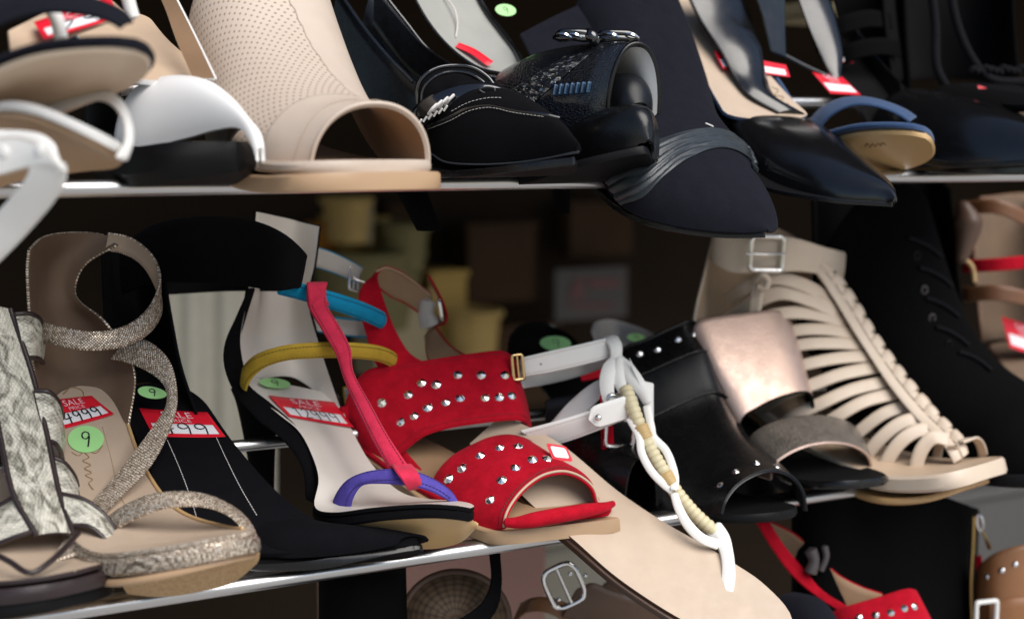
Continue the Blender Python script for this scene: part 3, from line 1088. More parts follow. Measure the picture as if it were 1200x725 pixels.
# ================================================================== MIDDLE TIER
SHO = 'shoes on the middle tier'
def at_base(px, py, D, z=0.0):
    p = P(px, py, D)
    return (p[0], p[1], z)

def sale_tag(parent, pt, lift, top='SALE', mid='PRICE', num='4999', r=.03):
    """Red sticker with a white price field."""
    t = sheet('price_tag', pt, 0, 0, 1, 1, M['sale_red'], parent, lift)
    sheet('price_field', pt, .06, .52, .94, .88, M['sale_white'], t, lift + .0003)
    text('lettering', pt, top, .5, .19, .44, .22, M['print_pink'], t, lift + .0005)
    text('lettering', pt, mid, .5, .405, .32, .12, M['print_pink'], t, lift + .0005)
    if num:
        pen('handwriting', pt, num, .14, .50, .86, .92, M['ink'], t, lift + .0007, r)
    return t

def size_dot(parent, pt, lift, num='9', r=.035):
    t = patch_sheet('size_sticker', pt, disc(), M['sticker_green'], parent, lift)
    pen('handwriting', pt, num, .34, .22, .66, .80, M['ink'], t, lift + .0004, r)
    return t

# ---------------------------------------------------------------- snake-print T-strap sandal (left edge)
s = thing('sandal', 'snake print T-strap sandal with dark brown piping at the left end of the middle tier', 'sandal', at_base(40, 690, 1))
ins = P(-5, 640, 3)
fb = sole('footbed', [(-70, 520, 12), (-40, 570, 8), (0, 625, 3.5), (48, 660, -1), (88, 668, -4)], [2.5, 2.6, 3.3, 4.3, 4.3], .25, [M['insole_beige'], M['dark_brown'], M['dark_brown']], s, toe=.30, crown=-.0008)
sole('platform', [(-70, 526, 12), (-40, 576, 8), (0, 631, 3.5), (48, 668, -1), (90, 678, -4.2)], [2.6, 2.8, 3.5, 4.6, 4.7], [1.0, 1.0, .95, .9, .75], [M['dark_brown'], M['dark_brown'], M['dark_brown']], s, toe=.30, bev=.35)
sole('outsole', [(-70, 545, 12), (-40, 595, 8), (0, 650, 3.5), (46, 688, -1), (84, 697, -3.9)], [2.6, 2.8, 3.4, 4.5, 4.5], [1.1, 1.0, .9, .8, .6], [M['black_rubber'], M['black_rubber'], M['tan_sole']], s, toe=.30, bev=.15)
A = [(-38, 355, 10), (-14, 440, 8), (0, 510, 5.5), (16, 580, 2.5), (42, 627, .4)]
B = [(12, 362, 10), (38, 440, 8), (55, 510, 5.5), (70, 580, 2.5), (86, 625, .4)]
SNK = [M['snake'], M['beige_lining'], M['dark_brown']]
band('t_strap', A, B, .0016, SNK, s, P(60, 560, 8), 40, 9, .002)
for e in (A, B):
    tube('piping', e, .17, M['dark_brown'], s)
def snake_band(a, b, nu=24):
    o = band('cross_strap', a, b, .0016, SNK, s, P(-10, 600, 8), nu, 7, .0018)
    for e in (a, b):
        tube('piping', e, .15, M['dark_brown'], o.obj, n=24)
snake_band([(18, 368, 9.5), (32, 367, 9.6), (43, 371, 10.2), (50, 380, 12)], [(28, 420, 8.8), (38, 419, 9), (45, 420, 10), (50, 425, 12)])
snake_band([(40, 458, 7.2), (56, 459, 7.0), (68, 470, 7.5), (73, 490, 9)], [(52, 516, 5.6), (62, 518, 5.7), (70, 527, 6.6), (73, 538, 8)])
snake_band([(56, 535, 4.8), (72, 540, 4.6), (86, 556, 5), (92, 575, 6.5)], [(68, 585, 3.0), (80, 592, 2.8), (90, 602, 3.4), (94, 612, 5)])
snake_band([(70, 578, 2.6), (100, 586, 1.8), (128, 610, 1.0), (146, 652, .6), (147, 672, .4)], [(82, 616, .9), (104, 617, .3), (124, 634, -.3), (136, 660, -.7), (138, 678, -.9)])
snake_band([(18, 582, 2.6), (0, 592, 2.9), (-28, 610, 3.5), (-52, 660, 4)], [(40, 622, .6), (10, 632, .9), (-25, 650, 1.6), (-45, 690, 2)])
tube('piping', [(-24, 640, -.5), (10, 657, -2.6), (36, 671, -3.9), (62, 655, -3.2), (92, 624, -1)], .16, M['dark_brown'], s, n=30)

# ---------------------------------------------------------------- champagne glitter sandal
s = thing('sandal', 'champagne glitter strappy sandal with brown lined heel cup and green size 9 sticker', 'sandal', at_base(190, 680, 0))
GLT = [M['glitter'], M['brown_lining'], M['glitter']]
GLB = [M['glitter'], M['beige_lining'], M['glitter']]
hc = [P(80, 400, 11)]
rows = [PL([(32, 292, 12.5), (50, 277, 15), (85, 272, 17), (118, 275, 17), (138, 288, 15.5)]),
        PL([(30, 312, 12.4), (42, 310, 15), (60, 308, 17), (80, 308, 17.2), (98, 313, 16.5)]),
        PL([(31, 345, 12.2), (42, 345, 15), (58, 344, 16.8), (74, 343, 17), (89, 345, 16.5)]),
        PL([(34, 390, 12), (48, 386, 14.8), (72, 380, 16.6), (100, 374, 16.4), (124, 376, 14.5)]),
        PL([(38, 440, 11.6), (55, 430, 14.4), (90, 420, 15.6), (128, 420, 14.8), (158, 432, 12.6)]),
        PL([(44, 492, 10.8), (62, 470, 13.6), (95, 458, 14.6), (128, 470, 13.4), (152, 500, 10.8)])]
shell('heel_cup', loft(rows, 34, 30), .0018, GLT, s, P(85, 400, 10))
foot = sole('footbed', [(92, 452, 14.2), (104, 500, 10.8), (122, 560, 6.6), (148, 612, 1.5), (193, 632, -1.8), (238, 631, -4.8), (272, 626, -6.6)], [2.5, 2.5, 2.7, 3.4, 4.0, 3.9, 3.3], .25, [M['insole_beige'], M['glitter'], M['glitter']], s, toe=.30, heel=.16)
sole('platform', [(92, 455, 14.2), (104, 504, 10.8), (122, 565, 6.6), (150, 617, 1.4), (195, 638, -1.9), (240, 637, -4.9), (276, 631, -6.8)], [2.6, 2.6, 2.8, 3.6, 4.2, 4.1, 3.5], [.5, .6, .7, .9, 1.0, 1.0, .9], [M['beige_lining'], M['glitter_block'], M['tan_sole']], s, toe=.30, heel=.16, bev=.2)
sole('outsole', [(100, 520, 10.6), (124, 584, 6.4), (152, 642, 1.2), (197, 661, -2.0), (240, 659, -4.9), (272, 652, -6.6)], [2.4, 2.7, 3.5, 4.1, 4.0, 3.4], [.3, .4, .4, .4, .4, .3], [M['tan_sole'], M['tan_sole'], M['cork']], s, toe=.32, heel=.1, bev=.3)
heel_post('heel', (92, 470, 15.5), (112, 640, 12), (1.5, 2.0), (.8, .9), M['glitter'], s)
strap('ankle_strap', [(126, 283, 16), (150, 288, 15.2), (174, 305, 13.6), (187, 332, 12.2), (186, 358, 11.2), (170, 381, 10.2), (142, 395, 9.6), (105, 399, 9.6), (66, 393, 10.6), (36, 384, 12.2)],
      [1.1, 1.1, 1.2, 1.2, 1.1, 1.1, 1.0], [(.1, .1, 1), (0.05, 0, 1), (-.1, .1, 1), (-.05, .3, 1), (0, .2, 1)], .0018, GLB, s, P(110, 345, 13), 60, 5, .0006)
A = [(150, 397, 12.2), (165, 397, 11.6), (182, 406, 10.8), (198, 424, 9.9), (206, 450, 9.1), (207, 475, 8.3), (199, 502, 7.3), (174, 547, 5.2), (140, 582, 3.6), (118, 606, 2), (92, 648, -.6)]
B = [(130, 420, 12.6), (148, 424, 11.8), (166, 431, 11), (185, 443, 10.1), (194, 456, 9.5), (194, 475, 8.7), (178, 501, 7.6), (136, 556, 5.6), (104, 592, 3.6), (82, 622, 1.6), (56, 660, -.6)]
band('cross_strap', A, B, .0016, GLB, s, P(120, 560, 9), 60, 7, .0008)
A = [(108, 622, 2.6), (124, 606, 2.0), (148, 590, 1.0), (174, 579, .2), (204, 575, -.6), (236, 577, -1.0), (264, 587, -1.2), (286, 602, -1.4), (300, 622, -1.8), (303, 640, -2.2)]
B = [(122, 634, 1.4), (138, 618, .8), (166, 604, -.2), (190, 595, -.9), (212, 592, -1.5), (238, 592, -1.9), (260, 598, -2.1), (277, 609, -2.2), (288, 625, -2.4), (291, 640, -2.6)]
band('toe_strap', A, B, .0016, GLB, s, P(200, 640, -1), 50, 7, .0008)
tube('edge_trim', [foot.c[i] + foot.lat * foot.h[i] + ZZ * .0006 for i in range(8, 38, 2)], .12, M['gold_sole'], s, raw=True)
band('toe_underside', [(138, 672, -2), (193, 664, -4.6), (248, 650, -6), (290, 641, -6.2), (304, 645, -5)], [(150, 696, 0), (190, 699, -1.6), (235, 693, -2.6), (275, 681, -3.2), (301, 660, -4)], .004, [M['cork'], M['tan_sole'], M['tan_sole']], s, P(200, 600, -2), 30, 7, .001)
pt = SurfPatch(foot, (56, 470), (107, 464), (133, 487), (70, 504))
sale_tag(s, pt, .0006, num='4999', r=.05)
pt = SurfPatch(foot, (79, 500), (121, 499), (122, 531), (79, 531), 0)
size_dot(s, pt, .0008, r=.05)
tube('script_print', [foot.at(x, y, .0003)[0] for x, y in ((98, 530), (104, 536), (97, 540), (106, 545), (99, 549), (107, 554), (100, 557), (108, 562), (104, 566), (109, 574))], .035, M['script_print'], s, n=60, seg=5, raw=True)
tube('script_print', [foot.at(x, y, .0003)[0] for x, y in ((74, 462), (84, 454), (96, 458), (98, 468))], .035, M['script_print'], s, n=24, seg=5, raw=True)
tube('script_print', [foot.at(x, y, .0003)[0] for x, y in ((84, 530), (92, 534), (100, 528), (112, 531), (120, 522))], .03, M['script_print'], s, n=24, seg=5, raw=True)
stitch('stitching', foot, [(120, 500), (131, 540), (139, 575), (152, 602)], M['thread_beige'], s, .3, .2, .025)

# ---------------------------------------------------------------- black pinstriped open shoe
s = thing('pump', 'black fabric pump with white pinstripe stitching and wide dark ankle cuff', 'pump', at_base(380, 655, 0))
BLK = [M['black_fabric'], M['black_lining'], M['black_fabric']]
rows = [PL([(118, 296, 18), (128, 285, 21), (150, 282, 23), (176, 288, 21), (192, 310, 17)]),
        PL([(120, 350, 17.6), (132, 345, 20.8), (158, 342, 22.4), (184, 350, 20), (203, 376, 15.6)]),
        PL([(124, 410, 16.5), (138, 404, 19), (168, 402, 20.2), (196, 412, 17), (214, 430, 13)]),
        PL([(130, 470, 15), (148, 452, 16.6), (178, 448, 16.8), (208, 462, 14), (232, 484, 10.6)])]
shell('heel_cup', loft(rows, 28, 28), .002, BLK, s, P(165, 400, 11))
rows = [PL([(140, 292, 20), (170, 268, 18.4), (220, 256, 15), (290, 258, 11.6), (335, 276, 9.4), (358, 296, 9.4), (345, 302, 14), (260, 300, 21), (190, 300, 22)]),
        PL([(140, 318, 19.8), (172, 300, 18), (222, 296, 14.6), (288, 296, 11.2), (332, 306, 9.0), (354, 316, 9.0), (340, 320, 14), (260, 320, 21), (190, 322, 22)]),
        PL([(142, 344, 19.6), (174, 332, 17.8), (224, 330, 14.4), (286, 334, 11.0), (326, 339, 8.8), (350, 336, 8.8), (334, 340, 14), (260, 340, 21), (190, 344, 22)])]
shell('ankle_cuff', loft(rows, 10, 70), .0022, [M['black_suede'], M['black_lining'], M['black_suede']], s, P(240, 300, 18))
foot = sole('footbed', [(178, 448, 15), (196, 480, 11.6), (226, 530, 7.6), (268, 592, 3.0), (330, 634, .2), (410, 640, -1.4), (486, 628, -2.8)], [2.6, 2.7, 2.9, 3.6, 3.9, 3.2, 1.2], .5, [M['black_fabric'], M['black_fabric'], M['black_rubber']], s, toe=.16, heel=.14, yaw=math.radians(-8))
sole('outsole', [(268, 604, 3.0), (330, 648, .2), (410, 652, -1.4), (484, 637, -2.8)], [3.6, 4.0, 3.3, 1.3], [.5, .6, .6, .4], [M['black_rubber'], M['smooth_black'], M['black_rubber']], s, toe=.2, yaw=math.radians(-8))
upper('toe_cap', [((262, 632, 2.4), (318, 606, 2.2), 2.2), ((318, 652, -.2), (368, 613, -.2), 2.2), ((372, 652, -1.4), (420, 618, -1.5), 2.2), ((425, 646, -2.4), (456, 622, -2.4), 2.1), ((466, 638, -3.0), (484, 626, -3.0), 2.0)], .0015, BLK, s)
heel_post('heel', (168, 470, 15.5), (214, 640, 14), (1.2, 1.4), (.5, .5), M['black_fabric'], s)
lift = .0006
for pts in ([(196, 516), (210, 548), (222, 580), (232, 612)], [(252, 510), (266, 540), (282, 572), (302, 606)], [(318, 622), (326, 628), (336, 634)]):
    stitch('stitching', foot, pts, M['thread_white'], s, .22, .15, .022)
pt = SurfPatch(foot, (163, 480), (243, 484), (264, 514), (180, 512))
sale_tag(s, pt, .0008, num='499', r=.045)
pt = Patch(P(160, 452, 11.8), P(194, 457, 11.8), P(195, 470, 11), P(161, 467, 11))
size_dot(s, pt, .0015)

# ---------------------------------------------------------------- multicoloured T-strap sandal
s = thing('sandal', 'black heeled sandal with coral, turquoise, mustard and violet straps and pale insole', 'sandal', at_base(450, 620, 3))
rows = [PL([(297, 248, 16), (318, 252, 17.6), (345, 258, 18.2), (376, 266, 16.5)]),
        PL([(293, 300, 15.8), (315, 302, 18), (345, 304, 18.2), (371, 310, 16.2)]),
        PL([(286, 350, 15.4), (310, 350, 18.2), (340, 350, 18.4), (364, 350, 16)]),
        PL([(278, 400, 15), (304, 400, 18), (340, 402, 18.2), (378, 408, 15.4)]),
        PL([(288, 455, 14), (312, 444, 16.4), (345, 444, 16.8), (402, 482, 13.4)])]
BWH = [M['black_suede'], M['white_insole'], M['black_suede']]
shell('heel_cup', loft(rows, 34, 26), .0022, BWH, s, P(330, 360, 12))
M4L = PL([(284, 440, 15), (300, 462, 13), (326, 485, 10.6), (350, 505, 9), (366, 535, 7.3), (373, 562, 5.4), (368, 592, 3.6), (390, 600, .6), (440, 594, -2.0), (500, 590, -4.0), (535, 592, -4.6)])
M4R = PL([(396, 462, 15), (402, 480, 13.2), (416, 510, 10.8), (432, 538, 9), (452, 562, 7.4), (474, 578, 5.4), (500, 584, 3.4), (530, 586, .8), (550, 589, -1.6), (556, 593, -3.4), (552, 595, -4.4)])
foot = ring_loft('footbed', M4L, M4R, .25, [M['white_insole'], M['black_suede'], M['black_suede']], s, n=50)
dz = np.array([0, 0, -.0030])
ring_loft('platform', [p + dz for p in M4L], [p + dz for p in M4R], [.4, .5, .6, .6, .55, .55], [M['black_suede'], M['black_suede'], M['black_suede']], s, n=60, bev=.2)
band('toe_underside', [(372, 619, 2.4), (400, 618, .7), (450, 610, -1.6), (505, 603, -3.7), (543, 604, -4.1), (558, 612, -3.2)], [(400, 629, 2.2), (430, 632, 1.2), (465, 640, .2), (505, 643, -.9), (540, 635, -1.6), (559, 617, -2.6)], .004, [M['gold_sole']] * 3, s, P(470, 560, 0), 34, 7, .0015)
heel_post('heel', (300, 455, 16), (312, 620, 15), (1.5, 1.7), (.5, .5), M['black_suede'], s)
# outer left quarter of the heel cup, black suede
band('quarter', [(291, 338, 15.3), (276, 372, 15), (264, 400, 14.6), (262, 425, 14), (272, 455, 13), (300, 490, 11), (336, 520, 9), (356, 552, 7.2), (360, 585, 5.8)],
     [(296, 338, 15.8), (284, 378, 15.4), (278, 402, 15), (280, 425, 14.4), (289, 452, 13.6), (318, 476, 11.8), (350, 505, 9.4), (372, 545, 7.2), (371, 590, 5)], .002, [M['black_suede']] * 3, s, P(330, 430, 12), 40, 5)
YEL = [M['yellow_suede'], M['grey_lining'], M['yellow_suede']]
sf = strap('instep_strap', [(284, 452, 12.6), (288, 438, 12.0), (302, 425, 11), (330, 415, 10.2), (370, 411, 9.8), (410, 411, 10), (446, 415, 10.8), (464, 425, 12.2), (462, 440, 13.6), (440, 454, 14.8), (404, 464, 15.2)],
      [1.0, 1.0, 1.0, 1.05, 1.05, 1.05, 1.0, 1.0, 1.0, 1.3, 1.5], [(0, -.2, 1)], .0022, YEL, s, P(375, 440, 13), 60, 7, .0014)
strap_stitch(sf, M['thread_mustard'], s)
BLU = [M['blue_suede'], M['grey_lining'], M['blue_suede']]
sf = strap('ankle_strap', [(328, 336, 11.4), (348, 341, 11), (380, 350, 10.9), (415, 361, 11.4), (440, 371, 12.4), (450, 378, 13.8), (436, 384, 15.4), (400, 382, 17), (360, 376, 18)],
      [1.1, 1.1, 1.15, 1.15, 1.15, 1.1, 1.3, 1.3, 1.3], [(.1, -.2, 1)], .0024, BLU, s, P(390, 365, 14), 54, 7, .0018)
strap_stitch(sf, M['thread_blue'], s)
strap('back_strap', [(366, 300, 17), (385, 306, 17.6), (404, 314, 18), (420, 322, 18.2)], [1.3, 1.3, 1.2, 1.1], [(.1, -.1, 1)], .002, [M['blue_suede'], M['grey_lining'], M['blue_suede']], s, P(390, 330, 12), 20, 5)
bk = frame('buckle', P(415, 326, 18), (.35, .2, -.1), (-.15, 0, 1), 1.1, 1.7, .11, M['silver'], s)
tube('prong', [(414, 326, 17.8), (424, 330, 17.6), (436, 333, 17.4)], .07, M['silver'], bk, n=8, seg=6)
PNK = [M['pink_suede'], M['beige_lining'], M['pink_suede']]
sf = band('t_strap', [(361, 336, 10.2), (362, 356, 9.8), (378, 385, 9), (394, 414, 8.2), (402, 440, 7.2), (420, 480, 5.2), (440, 520, 3.0), (460, 556, 1.4)],
     [(382, 336, 10.2), (384, 358, 9.8), (398, 382, 9), (411, 408, 8.2), (414, 434, 7.2), (436, 476, 5.2), (456, 512, 3.0), (480, 548, 1.0)], .0028, PNK, s, P(380, 460, 12), 50, 7, .0018)
strap_stitch(sf, M['thread_coral'], s)
strap('strap_loop', [(372, 330, 11.4), (371, 334, 10.0), (372, 346, 9.7), (373, 357, 9.9), (374, 360, 11.2)], [1.25], [(1, .3, 0)], .0018, PNK, s, P(372, 346, 11), 16, 5)
band('strap_loop', [(460, 543, 1.6), (464, 549, .5), (470, 558, -.1), (478, 572, .1), (479, 575, 1)], [(482, 543, 1.6), (487, 549, .4), (491, 557, -.2), (494, 569, .1), (495, 572, 1)], .0018, PNK, s, P(476, 566, 2.4), 16, 5)
PUR = [M['purple_suede'], M['grey_lining'], M['purple_suede']]
sf = band('toe_strap', [(384, 612, 4.6), (388, 592, 4.2), (396, 574, 3.6), (408, 561, 3.0), (430, 552, 2.2), (462, 549, 1.4), (490, 553, .9), (515, 565, .6), (530, 577, .5), (537, 588, .5)],
     [(407, 612, 3.2), (409, 598, 3.0), (413, 582, 2.6), (422, 570, 2.2), (440, 566, 1.4), (466, 566, .6), (490, 569, .1), (508, 575, -.1), (522, 583, -.1), (528, 588, 0)], .0024, PUR, s, P(455, 600, 2.5), 50, 7, .002)
strap_stitch(sf, M['thread_violet'], s)
pt = SurfPatch(foot, (314, 465), (391, 472), (413, 503), (338, 489))
sale_tag(s, pt, .0010, num='12999', r=.035)
pt = SurfPatch(foot, (300, 446), (337, 448), (340, 460), (304, 457), 0)
size_dot(s, pt, .003, r=.03)
for x, y in ((305, 355), (334, 402)):
    q, nn = P(x, y, 17.2), None

# ---------------------------------------------------------------- red studded sandal
s = thing('sandal', 'red suede peep toe sandal with silver studs on two bands and tan sole', 'sandal', at_base(620, 640, 3))
RED = [M['red_suede'], M['tan_lining'], M['red_suede']]
ins = P(530, 540, 6)
foot = sole('footbed', [(425, 500, 14.5), (466, 520, 11), (520, 552, 7), (580, 578, 3.4), (645, 598, -.2), (668, 602, -1.2)], [2.6, 2.7, 3.1, 3.7, 4.1, 4.1], .5, [M['tan_lining'], M['red_suede'], M['red_suede']], s, toe=.09, pw=3.2, yaw=math.radians(-6), bev=.3)
sole('outsole', [(425, 508, 14.5), (466, 528, 11), (520, 560, 7), (578, 590, 3.2), (645, 613, -.6), (668, 614, -1.8)], [2.7, 2.8, 3.2, 4.0, 4.5, 4.45], [.8, .8, .8, .85, .9, .9], [M['tan_sole'], M['stack'], M['tan_sole']], s, toe=.07, pw=3.4, yaw=math.radians(-6), bev=.1)
tube('toe_roll', [(592, 612, -1.2), (606, 612, -1.6), (640, 606, -2.0), (680, 599, -1.9), (708, 594, -1.5), (718, 590, -.9)], [.3, .5, .52, .5, .4, .22], M['red_suede'], s, n=30, seg=12)
rows = [PL([(404, 500, 12.8), (405, 470, 13), (428, 436, 12.4), (470, 427, 11.4), (510, 421, 10.4), (550, 415, 9.4), (592, 412, 8.4), (606, 428, 9.4), (610, 455, 10.8)]),
        PL([(424, 534, 11.4), (422, 500, 11.4), (445, 478, 10.8), (482, 468, 9.8), (518, 460, 8.9), (558, 454, 8.0), (600, 450, 7.0), (616, 466, 8.4), (620, 490, 9.8)]),
        PL([(446, 566, 9.6), (452, 545, 9.2), (472, 527, 8.5), (497, 508, 7.7), (526, 499, 7.0), (556, 494, 6.3), (610, 490, 5.4), (624, 506, 7.0), (628, 530, 8.4)])]
bandr = shell('ankle_band', loft(rows, 22, 60), .003, RED, s, ins)
rows = [PL([(500, 606, 5.6), (500, 582, 5.4), (510, 556, 5.2), (528, 535, 5.0), (550, 522, 4.8), (576, 511, 4.5), (602, 509, 4.2), (632, 524, 4.8), (648, 552, 5.2)]),
        PL([(530, 624, 2.6), (534, 596, 2.6), (548, 570, 2.6), (568, 549, 2.5), (592, 535, 2.4), (620, 527, 2.2), (646, 533, 2.0), (672, 550, 2.4), (684, 574, 2.8)]),
        PL([(572, 622, .2), (574, 604, .2), (584, 584, .4), (600, 566, .6), (622, 552, .7), (644, 545, .6), (668, 546, .4), (690, 560, .2), (702, 584, 0)]),
        PL([(590, 617, -.9), (593, 602, -.8), (604, 583, -.5), (622, 565, -.2), (640, 555, -.1), (662, 552, -.2), (682, 559, -.5), (696, 572, -.9), (701, 588, -1.2)])]
strap_stitch(Surf(np.swapaxes(bandr.G, 0, 1), np.swapaxes(bandr.N, 0, 1), bandr.obj), M['thread_red'], s, (.05, .95), .0003, .24, .16, .02, .0, .8)
vamp = shell('vamp', loft(rows, 30, 54), .003, RED, s, P(600, 600, 3))
strap_stitch(Surf(np.swapaxes(vamp.G, 0, 1), np.swapaxes(vamp.N, 0, 1), vamp.obj), M['thread_red'], s, (.05, .94), .0003, .24, .16, .02, .0, .9)
tube('edge_trim', rows[-1], .09, M['beige_lining'], s, n=50, raw=True)
A = [(497, 425, 11), (478, 412, 12), (464, 390, 12.8), (454, 366, 13.8), (446, 342, 14.8), (441, 324, 15.8), (443, 315, 16.4), (450, 312, 17), (466, 317, 17.8), (484, 330, 18.3), (505, 346, 18.8)]
B = [(450, 440, 11.9), (438, 416, 12.6), (431, 392, 13.4), (423, 362, 14.4), (422, 342, 15.2), (428, 330, 16.2), (438, 332, 17), (448, 340, 17.6), (458, 347, 17.9), (473, 354, 18.2), (493, 368, 18.6)]
band('heel_strap', A, B, .0024, RED, s, P(470, 370, 16), 60, 7)
band('quarter', [(398, 478, 13), (428, 524, 11.4), (466, 562, 8.6), (505, 592, 6.4)], [(440, 470, 11.8), (456, 508, 9.8), (478, 534, 8.6), (502, 562, 6.8)], .0024, RED, s, P(520, 520, 9), 24, 6)
tube('edge_trim', [(441, 318, 16), (452, 313.5, 16.7), (468, 319, 17.4), (486, 331, 18), (505, 347, 18.6)], .07, M['beige_lining'], s, n=24)
A = [(506, 378, 18.6), (514, 388, 17), (524, 401, 15), (536, 411, 13.4), (552, 419, 11.5)]
B = [(497, 394, 18.6), (498, 402, 17), (500, 412, 15), (504, 424, 13), (510, 434, 11.5)]
band('side_strap', A, B, .0024, [M['tan_lining'], M['red_suede'], M['red_suede']], s, P(600, 430, 20), 24, 5)
tube('edge_trim', A, .07, M['red_suede'], s, n=20)
strap('strap_end', [(504, 323, 19), (512, 338, 18.8), (520, 356, 18.5), (522, 372, 18.2), (516, 382, 18)], [1.1, 1.2, 1.2, 1.2, 1.0], [(.25, 1, .2)], .0022, RED, s, P(490, 360, 18), 24, 5)
tube('elastic', [(500, 354, 18.4), (499, 366, 18.3), (503, 380, 18.3)], [.75, .6, .8], M['grey_lining'], s, n=16, seg=10)
bk = frame('buckle', P(517, 362, 17.9), (.5, .8, 0), (-.2, 0, 1), 1.2, 1.5, .13, M['silver'], s)
for x, y in ((447, 472), (455, 462), (478, 462), (462, 484), (469, 494), (470, 490), (485, 487), (494, 448), (511, 450), (501, 477), (522, 471), (536, 439), (564, 439), (539, 466), (568, 466), (592, 439), (585, 465), (600, 463)):
    if (x, y) in ((455, 462), (462, 484), (470, 490)):
        continue
    q, nn = bandr.at(x, y)
    stud('cone', q, nn + np.array([random.uniform(-.12, .12), 0, random.uniform(-.12, .12)]), random.uniform(.33, .37), M['silver'], s)
for x, y in ((525, 561), (541, 548), (562, 533), (585, 524), (607, 522), (588, 562), (574, 585), (604, 547), (624, 538), (641, 537), (655, 533)):
    q, nn = vamp.at(x, y)
    stud('cone', q, nn + np.array([random.uniform(-.12, .12), 0, random.uniform(-.12, .12)]), random.uniform(.33, .37), M['silver'], s)
stitch('stitching', vamp, [(586, 612), (590, 596), (604, 576), (622, 560), (643, 549), (666, 548), (690, 562)], M['thread_dark'], s, .25, .16, .02)
t = patch_sheet('price_tag', Patch(P(636, 520, 2.0), P(660, 524, 2), P(668, 542, 1.6), P(644, 540, 1.6)), rect(0, 0, 1, 1, .12, 1.4), M['sale_red'], s, .004)
patch_sheet('price_field', Patch(P(636, 520, 2.0), P(660, 524, 2), P(668, 542, 1.6), P(644, 540, 1.6)), rect(.12, .15, .86, .82, .1, 1.4), M['sale_white'], t, .0045)

# ---------------------------------------------------------------- white thong sandal
s = thing('sandal', 'white thong sandal with cream cord braid, its beige sole hanging over the rail', 'sandal', at_base(760, 640, 1))
Ls = PL([(550, 520, 7), (584, 552, 3.6), (626, 594, .6), (672, 632, -2.2), (716, 671, -4), (752, 697, -5.5), (792, 722, -7), (850, 752, -8.6), (900, 770, -9.6)])
Rs = PL([(588, 486, 7), (652, 516, 3.6), (726, 576, .6), (780, 612, -2.2), (822, 636, -4), (860, 659, -5.5), (896, 684, -7), (928, 722, -8.6), (926, 764, -9.6)])
foot = ring_loft('footbed', Ls, Rs, .32, [M['insole_beige'], M['brown_edge'], M['brown_edge']], s, n=50, bev=.1)
dn = np.array([0.0, -.06, .02]) * 0.0
ring_loft('outsole', [p - np.array([.0008, .0, .0036]) for p in Ls], [p - np.array([-.0008, 0, .0036]) for p in Rs], .5, [M['brown_edge'], M['brown_edge'], M['brown_edge']], s, n=50)
WHT = [M['white_leather'], M['white_leather'], M['white_leather']]
DOFF = -1.2
sf = band('ankle_strap', [(610, 421, 8.6), (640, 414, 7.6), (680, 405, 6.6), (714, 397, 6.4), (722, 396, 7)], [(612, 441, 8.6), (642, 436, 7.6), (682, 427, 6.6), (717, 418, 6.4), (724, 416, 7)], .0022, WHT, s, P(660, 430, 14), 26, 5)
strap_stitch(sf, M['thread_beige'], s, (.12, .88), .0003, .22, .14, .018)
q, nn = sf.uv(.18, .55); stud('dome', q, nn, .07, M['thread_dark'], s, name='punched_hole', squash=.1)
band('ankle_strap', [(608, 436, 10), (645, 430, 11.4), (690, 421, 11), (718, 412, 8)], [(608, 454, 10), (648, 447, 11.4), (690, 436, 11), (716, 427, 8)], .0022, WHT, s, P(660, 430, 6), 26, 5)
frame('buckle', P(607, 430, 8.4), (1, -.3, .1), (.05, 0, 1), .75, 1.75, .12, M['gold'], s)
sf = band('side_strap', [(612, 506, 6.0), (650, 496, 4.8), (692, 483, 3.6), (720, 472, 3), (736, 466, 2.8)], [(640, 524, 5.8), (668, 516, 4.8), (700, 504, 3.6), (724, 494, 3), (738, 489, 2.8)], .0024, WHT, s, P(680, 480, 10), 26, 5)
strap_stitch(sf, M['thread_beige'], s, (.12, .88), .0003, .22, .14, .018)
G = []
for a in range(10):
    u = a / 9
    hwid = 11.5 * (1 if u > .3 else max(.05, math.sqrt(1 - ((.3 - u) / .3) ** 2)))
    cx, cy, cd = 690 + 46 * u, 491.5 - 14.5 * u, 3.05 - .7 * u
    G.append([P(cx + k * hwid * .3, cy + k * hwid, cd) for k in np.linspace(-1, 1, 7)])
shell('strap_tab', np.asarray(G), .0020, WHT, s, P(680, 480, 10))
stud('dome', P(701, 489, 2.6), P(701, 489, 1.8) - P(701, 489, 2.8), .24, M['silver'], s, name='rivet')
band('back_strap', [(648, 492, 8.4), (668, 470, 7.8), (690, 452, 7.0), (712, 440, 6.2), (722, 436, 6)], [(636, 506, 8.0), (660, 497, 7.4), (684, 483, 6.6), (706, 462, 6), (716, 454, 6)], .0022, WHT, s, P(680, 480, 14), 24, 5)
